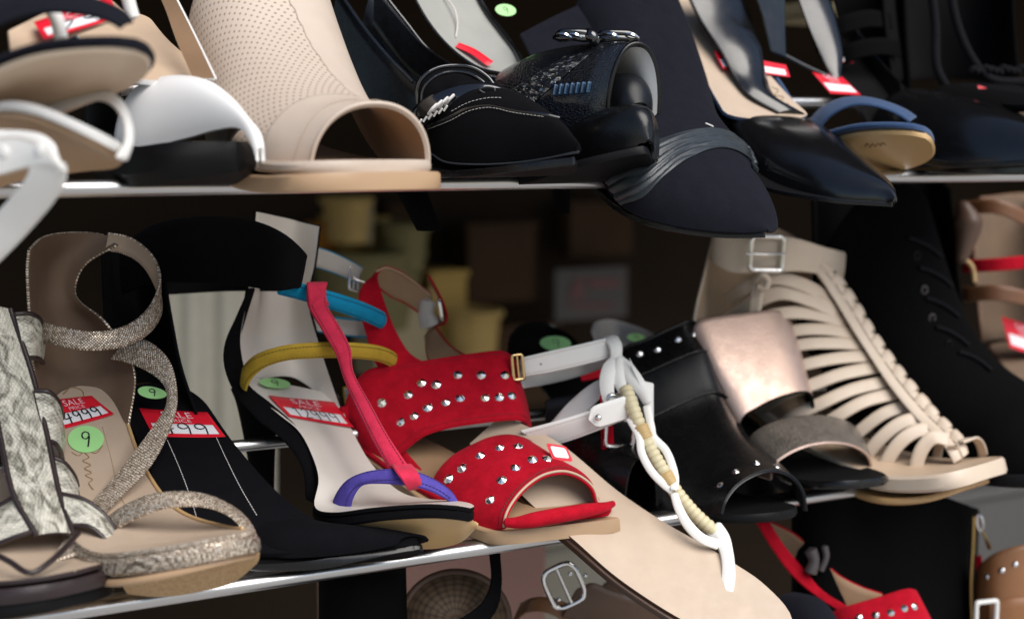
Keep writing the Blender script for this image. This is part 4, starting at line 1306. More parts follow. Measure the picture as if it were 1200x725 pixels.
# knot at the top of the braid
strap('knot_loop', [(712, 398, 8), (716, 396, 6.6), (722, 404, 5.9), (723, 418, 5.8), (722, 426, 6.2), (718, 428, 7.4)], [1.1, 1.3, 1.15, .95, 1.0, 1.0], (1, .1, 0), .0026, WHT, s, P(717, 412, 8), 20, 7, .0022)
strap('knot_lobe', [(723, 418, 5.7), (714, 432, 5.2), (711, 450, 4.8), (714, 468, 4.2), (724, 480, 3.7), (736, 490, 3.4)], [.6, .95, 1.0, .9, .8, .6], 'face', .0022, WHT, s, P(722, 452, 8), 26, 7, .0012)
strap('knot_lobe', [(723, 418, 5.7), (734, 431, 5.0), (743, 444, 4.5), (752, 456, 4.1), (759, 472, 3.9)], [.6, 1.0, 1.1, .9, .6], 'face', .0022, WHT, s, P(745, 445, 8), 26, 7, .0012)
strap('knot_lobe', [(725, 420, 5.4), (724, 436, 4.9), (728, 452, 4.4), (735, 466, 4.0)], [.6, .9, .8, .6], 'face', .0022, WHT, s, P(728, 445, 8), 22, 7, .0014)
band('tassel', [(738, 420, 4.6), (746, 434, 4.3), (754, 446, 4.1), (766, 450, 4.2)], [(742, 434, 4.4), (750, 450, 4.1), (759, 476, 3.9), (766, 500, 4.0)], .0018, WHT, s, P(750, 460, 12), 14, 5)
# braid: wrapped core, ties and the two leather strands
DOFF = -2.0
core = spline(PL([(733, 454, 4.0), (740, 474, 3.1), (749, 498, 2.5), (760, 522, 1.8), (774, 547, 1.0), (790, 573, .1), (812, 600, -.9), (834, 620, -1.8), (843, 627, -2.1)]), 240)
rr = np.array([.47 * (1 + .06 * abs(math.sin(i * math.pi / 8.0)) - .10 * (1 - abs(math.sin(i * math.pi / 8.0))) ** 3) for i in range(240)])
V, F = tube_vf(core, rr / 100, 12)
build('cord_wrap', V, F, M['cord'], s, sharp=80)
for a, b in ((58, 78), (130, 148)):
    c = core[a:b]
    r2 = np.array([.55 + .04 * abs(math.sin(i * math.pi / 4)) for i in range(len(c))])
    V, F = tube_vf(c, r2 / 100, 14)
    build('cord_tie', V, F, M['cord_tie'], s, sharp=80)
strap('braid_strand', [(738, 490, 2.8), (749, 511, 1.9), (752, 530, 1.4), (763, 551, .7), (777, 566, .2), (788, 575, -.2)], [.46] * 2, 'face', .0022, WHT, s, P(765, 540, 6), 40, 5, .0006)
strap('braid_strand', [(758, 476, 2.9), (763, 500, 2.4), (766, 512, 1.7), (780, 527, 1.1), (788, 546, .5), (791, 560, .1), (790, 572, -.4)], [.48] * 2, 'face', .0022, WHT, s, P(775, 530, 6), 40, 5, .0006)
strap('braid_strand', [(790, 578, -.6), (796, 596, -1.4), (806, 614, -2), (822, 630, -2.6), (842, 638, -2.9)], [.46, .58, .6], 'face', .0024, WHT, s, P(815, 610, 3), 40, 5, .0006)
strap('toe_post', [(836, 618, -2.0), (846, 630, -2.7), (852, 648, -3.4), (854, 666, -4.0), (853, 684, -4.4), (852, 692, -4.6)], [1.1, .95, .8, .78, .85, .8], 'face', .0042, WHT, s, P(845, 655, 2), 30, 7, .0012)
DOFF = 0.0
# ---------------------------------------------------------------- black studded peep-toe bootie
def U(T, hw, zb, k=2.3, dy=0.0, f=(0, 1), n=33, dx=0.0):
    """Arc row of an upper from its crest pixel, half width (cm) and world height of its lower edge (cm)."""
    t = P(*T)
    L = np.array([t[0] - hw / 100 + dx / 100, t[1] + dy / 100, min(zb / 100, t[2] - .0035)])
    R = L + np.array([2 * hw / 100, 0, 0])
    return arch(L, t, k, f[0], f[1], n, Rp=R)

def ZC(rows):
    return rows

def usurf(name, rows, th, mats, parent, nu=30, inside=None):
    R = np.asarray(rows)
    G = np.stack([spline(R[:, j], nu) for j in range(R.shape[1])], 1)
    ins = G.reshape(-1, 3).mean(0) - ZZ * 0.01 if inside is None else inside
    return shell(name, G, th, mats, parent, ins)

s = thing('ankle_boot', 'black leather peep toe ankle boot with silver studs along collar and toe', 'ankle boot', at_base(850, 605, -2))
BL = [M['smooth_black'], M['black_lining'], M['smooth_black']]
A2 = lambda L, T, k=2.3: arch(P(*L), P(*T), k, 0, 1, 33)
rows = [PL(r) for r in (
    [(722, 432, 12.0), (729, 410, 11.5), (760, 397, 10.8), (790, 383, 10.3), (808, 377, 10.2), (822, 383, 10.8), (830, 402, 12), (832, 430, 13.5)],
    [(704, 480, 10.5), (720, 454, 9.8), (760, 437, 9.0), (800, 421, 8.3), (824, 413, 8.1), (837, 421, 8.8), (845, 444, 10), (847, 470, 11.5)],
    [(700, 532, 8.5), (722, 512, 7.6), (768, 495, 6.6), (815, 482, 5.8), (844, 473, 5.5), (857, 479, 6.0), (867, 500, 7.2), (871, 520, 8.5)],
    [(726, 584, 4.5), (748, 562, 4.0), (790, 541, 3.2), (835, 521, 2.6), (864, 511, 2.3), (882, 517, 2.8), (896, 540, 3.6), (902, 560, 4.4)],
    [(788, 604, .4), (798, 587, .4), (822, 566, .2), (855, 546, -.2), (888, 534, -.4), (910, 539, 0), (926, 558, .4), (934, 582, .8)],
    [(845, 602, -3), (849, 587, -2.9), (861, 570, -2.7), (880, 557, -2.5), (904, 550, -2.4), (927, 557, -2.6), (941, 575, -2.9), (945, 598, -3.1)])]
up = shell('upper', loft(rows, 56, 44), .0024, BL, s, P(800, 520, 9))
tube('collar_roll', rows[0], .13, M['smooth_black'], s, n=50, raw=True)
tube('toe_rim', rows[-1], .09, M['black_leather'], s, n=50, raw=True)
bd = subshell('instep_band', up, (.19, .40), (.0, .98), .0016, .0018, [M['black_leather'], M['black_lining'], M['smooth_black']], s, 14, 40)
for e in (0, -1):
    tube('band_edge', bd.G[e][::3], .09, M['smooth_black'], s, n=50, raw=True)
sole('outsole', [(740, 520, 13), (760, 545, 9), (800, 575, 4), (850, 592, 0), (893, 597, -3.6), (915, 599, -5.4)], [2.6, 2.6, 3.2, 3.8, 3.8, 3.5], [.5, .5, .5, .6, .6, .6], [M['black_lining'], M['black_rubber'], M['black_rubber']], s, toe=.3, bev=.25)
shell('quarter', loft([PL([(700, 455, 10), (712, 430, 14), (760, 410, 17), (812, 400, 14), (832, 420, 10)]), PL([(692, 500, 9.4), (705, 480, 14), (752, 460, 17), (806, 450, 14), (834, 462, 9)]), PL([(700, 545, 8.4), (716, 530, 12.6), (756, 512, 14.6), (800, 505, 12.6), (836, 505, 7)])], 20, 30), .0024, BL, s, P(770, 470, 10))
heel_post('heel', (745, 520, 13.5), (748, 605, 13), (2.0, 2.4), (1.6, 1.8), M['black_rubber'], s)
band('buckle_strap', [(640, 470, 9), (680, 462, 7.4), (712, 462, 5.2), (745, 456, 5), (765, 450, 5.4)], [(640, 516, 9), (680, 514, 7.4), (712, 512, 5.2), (745, 500, 5), (765, 490, 5.4)], .0022, [M['black_leather']] * 3, s, P(720, 480, 14), 24, 5)
frame('buckle', P(727, 493, 2.8), (1, -.35, -.05), (-.05, 0, 1), 2.0, 3.6, .17, M['silver'], s, .2, False)
band('strap_end', [(704, 464, 3.4), (712, 464, 3.2), (716, 467, 3.1)], [(706, 526, 3.4), (714, 526, 3.2), (719, 523, 3.1)], .0016, [M['red_suede']] * 3, s, P(712, 490, 9), 8, 6)
for x, y in ((749, 414), (770, 409), (794, 397), (813, 391)):
    q, nn = up.at(x, y); stud('cone', q, nn, .30, M['silver'], s)
for x, y in ((843, 568), (862, 552), (886, 542), (910, 546)):
    q, nn = up.at(x, y); stud('cone', q, nn, .30, M['silver'], s)

# ---------------------------------------------------------------- rose-gold and pewter two-band slide
s = thing('slide', 'open slide with wide rose gold band and pewter toe band on black sole', 'slide sandal', at_base(1000, 572, -2))
def box_band(name, rr, mats, nu=24):
    return shell(name, loft([PL(r) for r in rr], nu, 46), .0026, mats, s, P(rr[0][3][0] + 10, rr[0][3][1] + 50, rr[0][3][2] + 2))
box_band('wide_band', [[(812, 440, 10), (812.5, 385, 9.4), (818, 376, 9.3), (832, 372, 9.2), (870, 367, 9.0), (912, 364, 8.8), (924, 367, 9.0), (930, 384, 10), (932, 412, 11)],
    [(838, 490, 7.8), (838.5, 440, 7.2), (844, 430, 7.1), (858, 424, 7.0), (890, 416, 6.8), (925, 410, 6.6), (938, 413, 6.8), (943, 430, 7.6), (944, 456, 8.4)],
    [(866, 525, 5.6), (866.5, 497, 5.2), (872, 486, 5.1), (886, 477, 4.9), (908, 466, 4.6), (937, 458, 4.4), (950, 460, 4.6), (955, 476, 5.2), (956, 505, 6)]], [M['rose_gold'], M['black_lining'], M['black_lining']])
box_band('toe_band', [[(872, 548, 4), (877, 514, 3.4), (895, 499, 3.0), (925, 489, 2.6), (960, 486, 2.4), (990, 492, 2.6), (1008, 506, 3.2), (1014, 530, 4)],
    [(886, 556, 2.2), (891, 528, 1.8), (908, 514, 1.5), (936, 504, 1.1), (968, 501, .9), (997, 506, 1.0), (1015, 520, 1.5), (1020, 545, 2.2)],
    [(902, 562, .6), (905, 545, .2), (920, 532, -.1), (945, 521, -.4), (975, 517, -.6), (1003, 522, -.5), (1020, 535, -.2), (1025, 560, .4)]], [M['pewter'], M['black_lining'], M['rose_gold']])
sole('footbed', [(868, 480, 14), (900, 510, 8.6), (945, 540, 3.4), (985, 557, -1.2), (1010, 562, -4.6)], [2.7, 2.8, 3.4, 3.9, 3.9], [.8, .8, .7, .6, .6], [M['black_lining'], M['smooth_black'], M['black_rubber']], s, toe=.30, bev=.35)
heel_post('heel', (870, 500, 14), (876, 590, 14), (2.6, 2.6), (2.4, 2.4), M['black_rubber'], s)

# ---------------------------------------------------------------- beige cage sandal
s = thing('sandal', 'beige gladiator cage sandal with many narrow straps and silver ankle buckle', 'sandal', at_base(1120, 575, -3))
BG = [M['nude_leather'], M['beige_lining'], M['nude_leather']]
foot = sole('footbed', [(870, 430, 15), (925, 478, 10), (990, 520, 4.6), (1062, 545, -.6), (1132, 545, -4.8), (1156, 542, -6.6)], [2.8, 2.8, 3.4, 4.3, 4.7, 4.5], [1.0, 1.0, 1.1, 1.2, 1.25, 1.1], [M['beige_lining'], M['nude_leather'], M['nude_leather']], s, toe=.13, pw=2.9, bev=.18)
sole('outsole', [(870, 450, 15), (925, 498, 10), (988, 543, 4.6), (1058, 571, -.6), (1120, 570, -4.2), (1144, 562, -5.8)], [2.7, 2.7, 3.2, 4.1, 4.3, 4.1], [.4, .4, .45, .5, .5, .4], [M['dimple']] * 3, s, toe=.2, pw=2.6, bev=.3)
shell('heel_cup', loft([PL([(836, 272, 13), (850, 262, 16.5), (885, 262, 18), (925, 275, 17), (950, 292, 14)]), PL([(824, 320, 12.6), (842, 318, 16.2), (882, 318, 17.6), (925, 328, 16.6), (955, 345, 13.6)]),
                        PL([(812, 375, 12), (838, 375, 15.6), (880, 378, 17), (930, 390, 16), (970, 405, 13)]), PL([(815, 430, 11.4), (845, 425, 15), (885, 428, 16), (935, 440, 15), (985, 458, 12)])], 24, 26), .0022, BG, s, P(890, 350, 12))
band('ankle_strap', [(833, 285, 13), (840, 272, 11.6), (862, 273, 10.4), (895, 275, 9.4), (935, 281, 8.8), (965, 290, 9), (992, 297, 10.4), (996, 298, 13)], [(833, 305, 13), (838, 309, 11.6), (858, 318, 10.4), (895, 319, 9.4), (935, 317, 8.8), (965, 321, 9), (988, 326, 10.4), (992, 326, 13)], .0026, BG, s, P(915, 300, 15), 40, 7, .0006)
frame('buckle', P(899, 297, 8.8), (1, -.15, -.06), (-.05, 0, 1), 2.9, 2.65, .20, M['silver'], s, .22, False)
tube('prong', [(874, 297, 8.8), (898, 298, 8.3), (921, 297, 8.4)], .10, M['silver'], s, n=8)
# spine down the instep: two ribs with a seam
SPL = [(930, 300, 9.3), (955, 318, 8.9), (978, 350, 7.7), (1000, 386, 6.0), (1022, 420, 4.4), (1048, 458, 2.4), (1075, 490, .4), (1100, 514, -1.6), (1112, 530, -2.8), (1118, 542, -3.2)]
SPR = [(940, 296, 9.3), (972, 314, 9.1), (1000, 350, 7.9), (1020, 384, 6.2), (1043, 418, 4.6), (1068, 450, 2.6), (1096, 482, .6), (1120, 506, -1.4), (1132, 520, -2.6), (1135, 530, -3.0)]
a, b = spline(PL(SPL), 60), spline(PL(SPR), 60)
m = (a + b) / 2
nrm = unit(np.cross(np.gradient(m, axis=0), b - a))
if ((m - CAM) * nrm).sum() > 0:
    nrm = -nrm
rows = np.stack([a, a * .85 + b * .15 + nrm * .0022, a * .62 + b * .38 + nrm * .0024, m + nrm * .0004, a * .38 + b * .62 + nrm * .0022, a * .15 + b * .85 + nrm * .0016, b], 1)
shell('spine', rows, .0016, BG, s, m[30] - nrm[30] * .02)
join_tubes('spine_seam', [m + nrm * .0008], .035, M['thread_dark'], s, n=60)
# straps: left end, middle, joint at the spine; widths in px
CAGE = [((852, 352, 13), (872, 338, 11), (905, 325, 9.8), (940, 332, 8.8), (976, 352, 8.2), 8), ((852, 378, 12.6), (880, 356, 10.6), (915, 342, 9.2), (950, 350, 8.2), (985, 366, 7.6), 9),
        ((856, 400, 12.2), (885, 376, 10), (920, 366, 8.6), (955, 367, 7.8), (994, 377, 7.1), 7.5), ((868, 420, 11.8), (900, 395, 9.4), (935, 386, 8.0), (968, 385, 7.1), (1003, 390, 6.4), 7),
        ((872, 440, 11.4), (905, 414, 8.6), (940, 403, 7.2), (975, 401, 6.3), (1012, 403, 5.8), 7), ((880, 462, 11), (912, 436, 7.8), (945, 426, 6.4), (980, 419, 5.6), (1020, 416, 5.1), 7),
        ((890, 480, 10), (918, 462, 7.0), (952, 450, 5.8), (985, 438, 5.0), (1029, 429, 4.5), 7.5), ((905, 505, 8.6), (930, 488, 6.4), (962, 472, 5.0), (998, 456, 4.2), (1040, 446, 3.7), 7.5),
        ((930, 520, 7.4), (952, 506, 5.6), (980, 488, 4.2), (1012, 470, 3.4), (1050, 460, 2.9), 7.5), ((960, 545, 6), (988, 524, 4.4), (1010, 503, 3.4), (1036, 484, 2.6), (1064, 474, 2.0), 7.5),
        ((995, 560, 3.4), (1012, 538, 2.4), (1032, 514, 1.6), (1056, 495, 1.0), (1080, 488, .5), 8), ((1030, 570, 1.2), (1040, 540, .6), (1056, 517, .1), (1076, 504, -.3), (1096, 502, -.7), 8.5),
        ((1074, 572, -1.2), (1074, 548, -1.2), (1081, 526, -1.4), (1094, 512, -1.7), (1112, 514, -2.2), 8.5)]
for c in CAGE:
    wpx = c[5] * .87
    A, B = [], []
    pts = c[:5]
    for i, p in enumerate(pts):
        q0, q1 = pts[max(i - 1, 0)], pts[min(i + 1, 4)]
        tx, ty = q1[0] - q0[0], q1[1] - q0[1]
        d = math.hypot(tx, ty)
        nx, ny = ty / d, -tx / d
        A.append((p[0] + nx * wpx, p[1] + ny * wpx, p[2] + .25)); B.append((p[0] - nx * wpx, p[1] - ny * wpx, p[2] - .25))
    band('cage_strap', A, B, .0020, BG, s, P(pts[2][0] + 50, pts[2][1] + 40, pts[2][2] + 5), 22, 5, .0003)
# the same straps' far ends: short loops peeping past the spine
for i in range(14):
    k = int(3 + i * 3.9)
    k1 = min(k + 3, 59)
    p0, p1 = b[k], b[k1]
    m0 = (m[k] + m[k1]) / 2
    c0 = (p0 + p1) / 2
    nn = nrm[k]
    q = [m0 + nn * .0004, m0 * .55 + c0 * .45 + nn * .0032, c0 + nn * .0022]
    if i < 11:
        q += [c0 + np.array([.0048, .0016, -.0002]), c0 + np.array([.0084, .007, -.007]), c0 + np.array([.0095, .012, -.016])]
    else:
        q += [c0 + np.array([.0018, .001, -.001])]
    strap('cage_strap', q, .98, unit(p1 - p0), .002, BG, s, c0 - nn * .02, n=14, nv=5, raw=True, bulge=.0006)
for (p0, p1, p2, p3) in (((1126, 516, -2.8), (1142, 512, -3.0), (1150, 522, -2.8), (1153, 540, -2.4)), ((1116, 524, -3), (1120, 530, -2.6), (1122, 540, -2.2), (1122, 548, -2)), ((1104, 514, -1.8), (1100, 522, .2), (1098, 534, .8), (1094, 548, 1))):
    strap('cage_strap', [p0, p1, p2, p3], .55, (.6, -.8, .2), .002, BG, s, P(1118, 545, -1), 16, 5)
tube('knot', [(886, 330, 9.6), (893, 322, 8.8), (900, 328, 8.6), (896, 338, 8.8), (888, 336, 9.2)], .28, M['nude_leather'], s, n=24)
band('quarter_strap', [(882, 330, 9.9), (880, 350, 9.9), (878, 372, 9.8)], [(895, 332, 9.3), (892, 352, 9.2), (890, 374, 9.2)], .002, BG, s, P(920, 350, 14), 10, 4)

# ---------------------------------------------------------------- black lace-up boot
s = thing('ankle_boot', 'black lace up boot with small metal eyelets behind the beige cage sandal', 'ankle boot', at_base(1190, 540, 0))
BK = [M['deep_black'], M['black_lining'], M['deep_black']]
rows = [U((1055, 216, 9), 6.6, 10, 2.4, 5), U((1068, 262, 8.6), 6.6, 8, 2.4, 5), U((1085, 320, 7.6), 6.4, 5.6, 2.4, 4), U((1105, 372, 6), 6.2, 3.6, 2.4, 3), U((1140, 420, 3.4), 6.2, 1.8, 2.4, 1.5), U((1185, 452, 0), 6.2, .6, 2.4, .6), U((1225, 475, -3.4), 5.6, .4, 2.4), U((1262, 510, -6), 4.2, .4, 2.3), U((1280, 535, -7), 1.6, .4, 2.2)]
ub = usurf('upper', rows, .003, BK, s, 44)
sole('outsole', [(1040, 470, 16), (1090, 510, 8), (1160, 535, 1), (1230, 550, -5), (1270, 553, -8)], [3.5, 3.6, 4.8, 5.2, 4.2], 1.0, [M['black_rubber']] * 3, s, toe=.3)
shell('shaft', loft([PL([(950, 215, 10), (960, 205, 17), (1020, 200, 21), (1090, 205, 18), (1115, 222, 11)]), PL([(952, 300, 9.6), (965, 295, 16), (1024, 290, 20), (1094, 295, 17), (1122, 310, 10)]), PL([(955, 400, 9), (970, 395, 15), (1028, 390, 19), (1100, 395, 16), (1135, 405, 9)]), PL([(985, 510, 7), (1000, 500, 13), (1040, 490, 17), (1100, 495, 15), (1140, 500, 8)])], 22, 30), .003, BK, s, P(1040, 350, 13))
for y, x in ((300, 1074), (340, 1083), (373, 1092), (404, 1112)):
    q, nn = ub.at(x, y)
    o = tube('eyelet', [q + nn * .0006 + (np.cross(nn, ZZ) * math.cos(k) + ZZ * math.sin(k)) * .0032 for k in np.linspace(0, 2 * math.pi, 10, endpoint=False)], .07, M['elastic'] if y in (340, 373) else M['black_rubber'], s, n=20, seg=6, closed=True, raw=True)
for y, x in ((285, 1075), (320, 1088), (356, 1096), (390, 1108), (420, 1135)):
    c = [ub.at(x + dx, y + dy, .002)[0] for dx, dy in ((-12, -6), (0, -2), (14, 6), (26, 16))]
    tube('lace', c, .15, M['lace'], s, n=16, raw=True)

# ---------------------------------------------------------------- tan sandal with red strap (far right)
s = thing('sandal', 'tan strappy sandal with one red strap and hanging tassel at the right end', 'sandal', at_base(1200, 500, 8))
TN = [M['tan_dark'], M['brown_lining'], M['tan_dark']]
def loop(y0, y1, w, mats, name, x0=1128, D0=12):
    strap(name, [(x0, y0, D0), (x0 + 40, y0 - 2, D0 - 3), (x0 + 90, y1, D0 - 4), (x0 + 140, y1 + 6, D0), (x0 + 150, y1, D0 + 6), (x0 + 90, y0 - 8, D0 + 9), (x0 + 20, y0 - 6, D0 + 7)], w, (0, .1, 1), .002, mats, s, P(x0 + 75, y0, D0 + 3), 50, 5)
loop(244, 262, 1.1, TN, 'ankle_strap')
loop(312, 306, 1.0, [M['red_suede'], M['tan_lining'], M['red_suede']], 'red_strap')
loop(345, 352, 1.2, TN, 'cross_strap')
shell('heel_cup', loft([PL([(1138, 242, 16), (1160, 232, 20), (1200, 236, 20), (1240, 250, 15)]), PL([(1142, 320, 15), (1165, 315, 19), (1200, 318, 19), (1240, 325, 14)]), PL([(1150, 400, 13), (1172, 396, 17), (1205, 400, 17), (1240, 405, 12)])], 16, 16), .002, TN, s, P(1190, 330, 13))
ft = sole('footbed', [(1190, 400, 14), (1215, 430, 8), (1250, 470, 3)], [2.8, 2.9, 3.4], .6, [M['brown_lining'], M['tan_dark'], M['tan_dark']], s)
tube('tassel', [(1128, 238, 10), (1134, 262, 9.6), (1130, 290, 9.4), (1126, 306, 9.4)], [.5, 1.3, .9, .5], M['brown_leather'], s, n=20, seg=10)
tube('tassel_cord', [(1126, 300, 9.2), (1139, 312, 9), (1142, 330, 9)], .22, M['gold_sole'], s, n=10)
pt = Patch(P(1172, 372, 11.5), P(1222, 388, 10.5), P(1230, 424, 9), P(1182, 408, 9.6))
sale_tag(s, pt, .002, num=None)

# ---------------------------------------------------------------- two black shoes standing behind, size stickers inside
s = thing('pump', 'low black pump with green size sticker behind the white ankle strap', 'pump', at_base(660, 500, 20))
foot = sole('footbed', [(625, 396, 22), (655, 420, 17), (700, 470, 9), (740, 520, 4)], [3.0, 3.1, 3.4, 3.9], .4, [M['black_lining'], M['smooth_black'], M['black_rubber']], s)
rows = [PL([(594, 420, 17), (598, 392, 20.5), (618, 378, 23), (645, 380, 24), (668, 392, 22), (690, 420, 17)]), PL([(598, 440, 17), (604, 420, 21), (622, 408, 23.6), (648, 410, 24), (672, 420, 22), (696, 440, 17)]), PL([(604, 470, 16), (612, 455, 20), (630, 446, 22), (652, 446, 22.6), (678, 455, 21), (704, 475, 16)])]
shell('upper', loft(rows, 14, 30), .002, [M['smooth_black'], M['black_lining'], M['smooth_black']], s, P(645, 430, 16))
pt = Patch(P(631, 394, 15.8), P(668, 394, 15.8), P(670, 412, 14.6), P(634, 411, 14.6))
size_dot(s, pt, .0006, r=.02)
usurf('vamp', [U((690, 450, 12), 3.8, 1.0), U((712, 478, 7), 4.0, .6), U((740, 515, 3), 3.2, .4), U((752, 535, 1), 1.4, .4)], .002, [M['smooth_black'], M['black_lining'], M['smooth_black']], s, 20)
band('sale_strip', [(678, 434, 13), (700, 428, 12.4), (718, 426, 12)], [(682, 446, 12.4), (702, 442, 11.8), (722, 436, 11.4)], .0006, [M['sale_red']] * 3, s, P(700, 440, 18), 8, 3)
s = thing('pump', 'black pump with pale grey lining and green sticker behind the studded black boot', 'pump', at_base(745, 480, 20))
rows = [PL([(692, 388, 17), (698, 378, 20), (720, 376, 22), (750, 384, 20), (775, 396, 16)]), PL([(700, 412, 17), (706, 405, 20), (724, 402, 21.6), (752, 408, 20), (778, 418, 16)]), PL([(712, 450, 16), (718, 444, 19), (732, 440, 20), (756, 446, 18), (780, 455, 15)])]
shell('upper', loft(rows, 14, 26), .002, [M['smooth_black'], M['grey_lining'], M['grey_lining']], s, P(735, 410, 15))
sole('footbed', [(738, 402, 19), (760, 430, 13), (790, 480, 7)], [2.8, 3.0, 3.4], .4, [M['grey_lining'], M['smooth_black'], M['black_rubber']], s)
pt = Patch(P(733, 392, 16.2), P(754, 391, 16.2), P(757, 402, 15.4), P(736, 401, 15.4))
size_dot(s, pt, .001, r=.02)
# ================================================================== TOP TIER
TZ = TOP * 100
# ---------------------------------------------------------------- beige perforated peep-toe bootie
s = thing('ankle_boot', 'beige perforated leather peep toe ankle boot on the top tier', 'ankle boot', at_base(400, 210, -4, TOP))
zb = TZ + .9
PF = [M['perforated'], M['tan_lining'], M['beige_leather']]
rows = [U((312, -60, 6), 4.8, zb + 6.4, 2.6, 1.5), U((322, -20, 4.6), 4.8, zb + 5.0, 2.6, 1.2), U((338, 30, 2.4), 4.7, zb + 3.0, 2.55, .8), U((356, 72, -.2), 4.6, zb + 1.2, 2.4, .4), U((378, 102, -2.8), 4.3, zb + .2, 2.35, .2), U((404, 117, -4.8), 4.0, zb, 2.3, .3)]
rows_up = rows
rows2 = [U((404, 117, -4.8), 4.0, zb, 2.3, .3), U((424, 118, -6.0), 3.75, zb, 2.25, .5), U((440, 121, -7.0), 3.5, zb + .1, 2.2, .8)]
up = usurf('upper', rows_up + rows2[1:], .0022, PF, s, 60)
tr = subshell('toe_trim', up, (.80, .995), (.0, 1.), .0006, .0010, [M['beige_leather']] * 3, s, 16, 40)
tube('rim', rows2[-1], .14, M['beige_leather'], s, n=50, raw=True)
stp = sole('insole', [(300, 150, 6), (330, 172, 2), (380, 186, -3), (430, 188, -7.6), (450, 187, -9.2)], [2.9, 3.2, 4.0, 4.4, 4.1], .7, [M['tan_lining'], M['beige_leather'], M['beige_leather']], s, toe=.22, pw=2.6, bev=.3)
sole('outsole', [(290, 180, 6), (322, 196, 2), (376, 204, -3), (430, 203, -8), (456, 201, -10)], [3.0, 3.4, 4.4, 4.8, 4.5], [.9, .9, .9, .95, .95], [M['stack'], M['tan_sole'], M['tan_sole']], s, toe=.2, pw=2.6, bev=.12)
subshell('front_panel', up, (0, .80), lambda a: (.52 + .10 * a * a, .98), .0007, .0012, [M['beige_leather']] * 3, s, 30, 20)
stitch('stitching', tr, [(345, 186), (352, 165), (364, 142), (382, 125), (404, 118), (430, 118), (456, 124), (478, 138)], M['thread_beige'], s, .22, .14, .022)
heel_post('heel', (285, 165, 7), (270, 214, 7), (2.6, 3.0), (2.4, 2.8), M['stack'], s)

# ---------------------------------------------------------------- white pump with black sole
s = thing('pump', 'white leather round toe pump with black sole beside the perforated bootie', 'pump', at_base(220, 205, 0, TOP))
zb = TZ + 1.2
WH = [M['white_smooth'], M['beige_lining'], M['white_smooth']]
A2 = lambda L, T, k=2.3: arch(P(*L), P(*T), k, 0, 1, 33)
rows = [A2((132, 186, 4), (190, 92, 3.4)), A2((152, 182, 2.2), (208, 88, 1.6)), A2((186, 170, .4), (230, 91, -.2)), A2((224, 160, -1.6), (252, 102, -2.2)), A2((256, 151, -3.4), (272, 118, -3.8)), A2((280, 150, -4.8), (288, 136, -5)), A2((294, 168, -5.8), (301, 154, -5.8)), A2((300, 188, -6.2), (305, 172, -6.2))]
usurf('vamp', rows, .002, WH, s, 34)
sole('outsole', [(110, 150, 12), (150, 166, 6), (212, 172, 0), (250, 166, -3.4), (278, 166, -5)], [2.8, 2.9, 3.5, 3.1, 1.6], [1.2, 1.3, 2.0, 2.2, 1.6], [M['black_lining'], M['black_rubber'], M['black_rubber']], s, toe=.3, bev=.3)
band('side_wall', [(252, 92, -1.2), (232, 50, 1.6), (212, 10, 4.4), (196, -20, 6.4)], [(226, 92, .6), (208, 50, 3), (194, 12, 5.6), (180, -20, 7.6)], .002, [M['tan_lining'], M['white_smooth'], M['white_smooth']], s, P(260, 60, 6), 20, 5)
sole('insole', [(120, 10, 12), (150, 50, 7), (195, 95, 1.5)], [2.7, 2.8, 3.6], .3, [M['beige_lining'], M['white_smooth'], M['white_smooth']], s)
band('topline', [(175, 82, 5), (200, 82, 4.2), (214, 84, 3.6)], [(176, 84, 5), (201, 85, 4.2), (216, 88, 3.6)], .001, [M['white_smooth']] * 3, s, P(195, 95, 5), 8, 3)
heel_post('heel', (120, 30, 12), (118, 190, 12), (1.6, 1.6), (.9, .9), M['black_rubber'], s)

# ---------------------------------------------------------------- nude sandal lying below the navy one
s = thing('sandal', 'cream sandal tipped up to show its tan sole below the ink blue sandal', 'sandal', at_base(80, 200, -5, TOP))
sole('footbed', [(-120, 250, 2), (-50, 185, -1), (30, 158, -4), (95, 152, -8.5), (128, 160, -11)], [2.4, 2.8, 3.5, 3.6, 2.9], [.45] * 5, [M['beige_lining'], M['white_leather'], M['white_leather']], s, toe=.3, bev=.3, roll=-.4)
sole('outsole', [(-120, 262, 2), (-50, 197, -1), (28, 170, -4), (90, 163, -8.3), (122, 169, -10.6)], [2.2, 2.6, 3.3, 3.4, 2.7], [.3] * 5, [M['tan_sole'], M['tan_sole'], M['tan_sole']], s, toe=.3, bev=.3, roll=-.4)
A = [(40, 128, -4), (80, 112, -5.2), (118, 104, -6.6), (142, 116, -8), (155, 142, -9.2), (157, 166, -9.8), (150, 188, -10.2)]
B = [(50, 136, -5.4), (84, 122, -6.4), (114, 115, -7.6), (134, 124, -8.8), (146, 144, -9.8), (148, 166, -10.4), (138, 184, -10.8)]
band('toe_strap', A, B, .002, [M['white_leather'], M['beige_lining'], M['white_leather']], s, P(100, 160, -7), 34, 5, .0012)

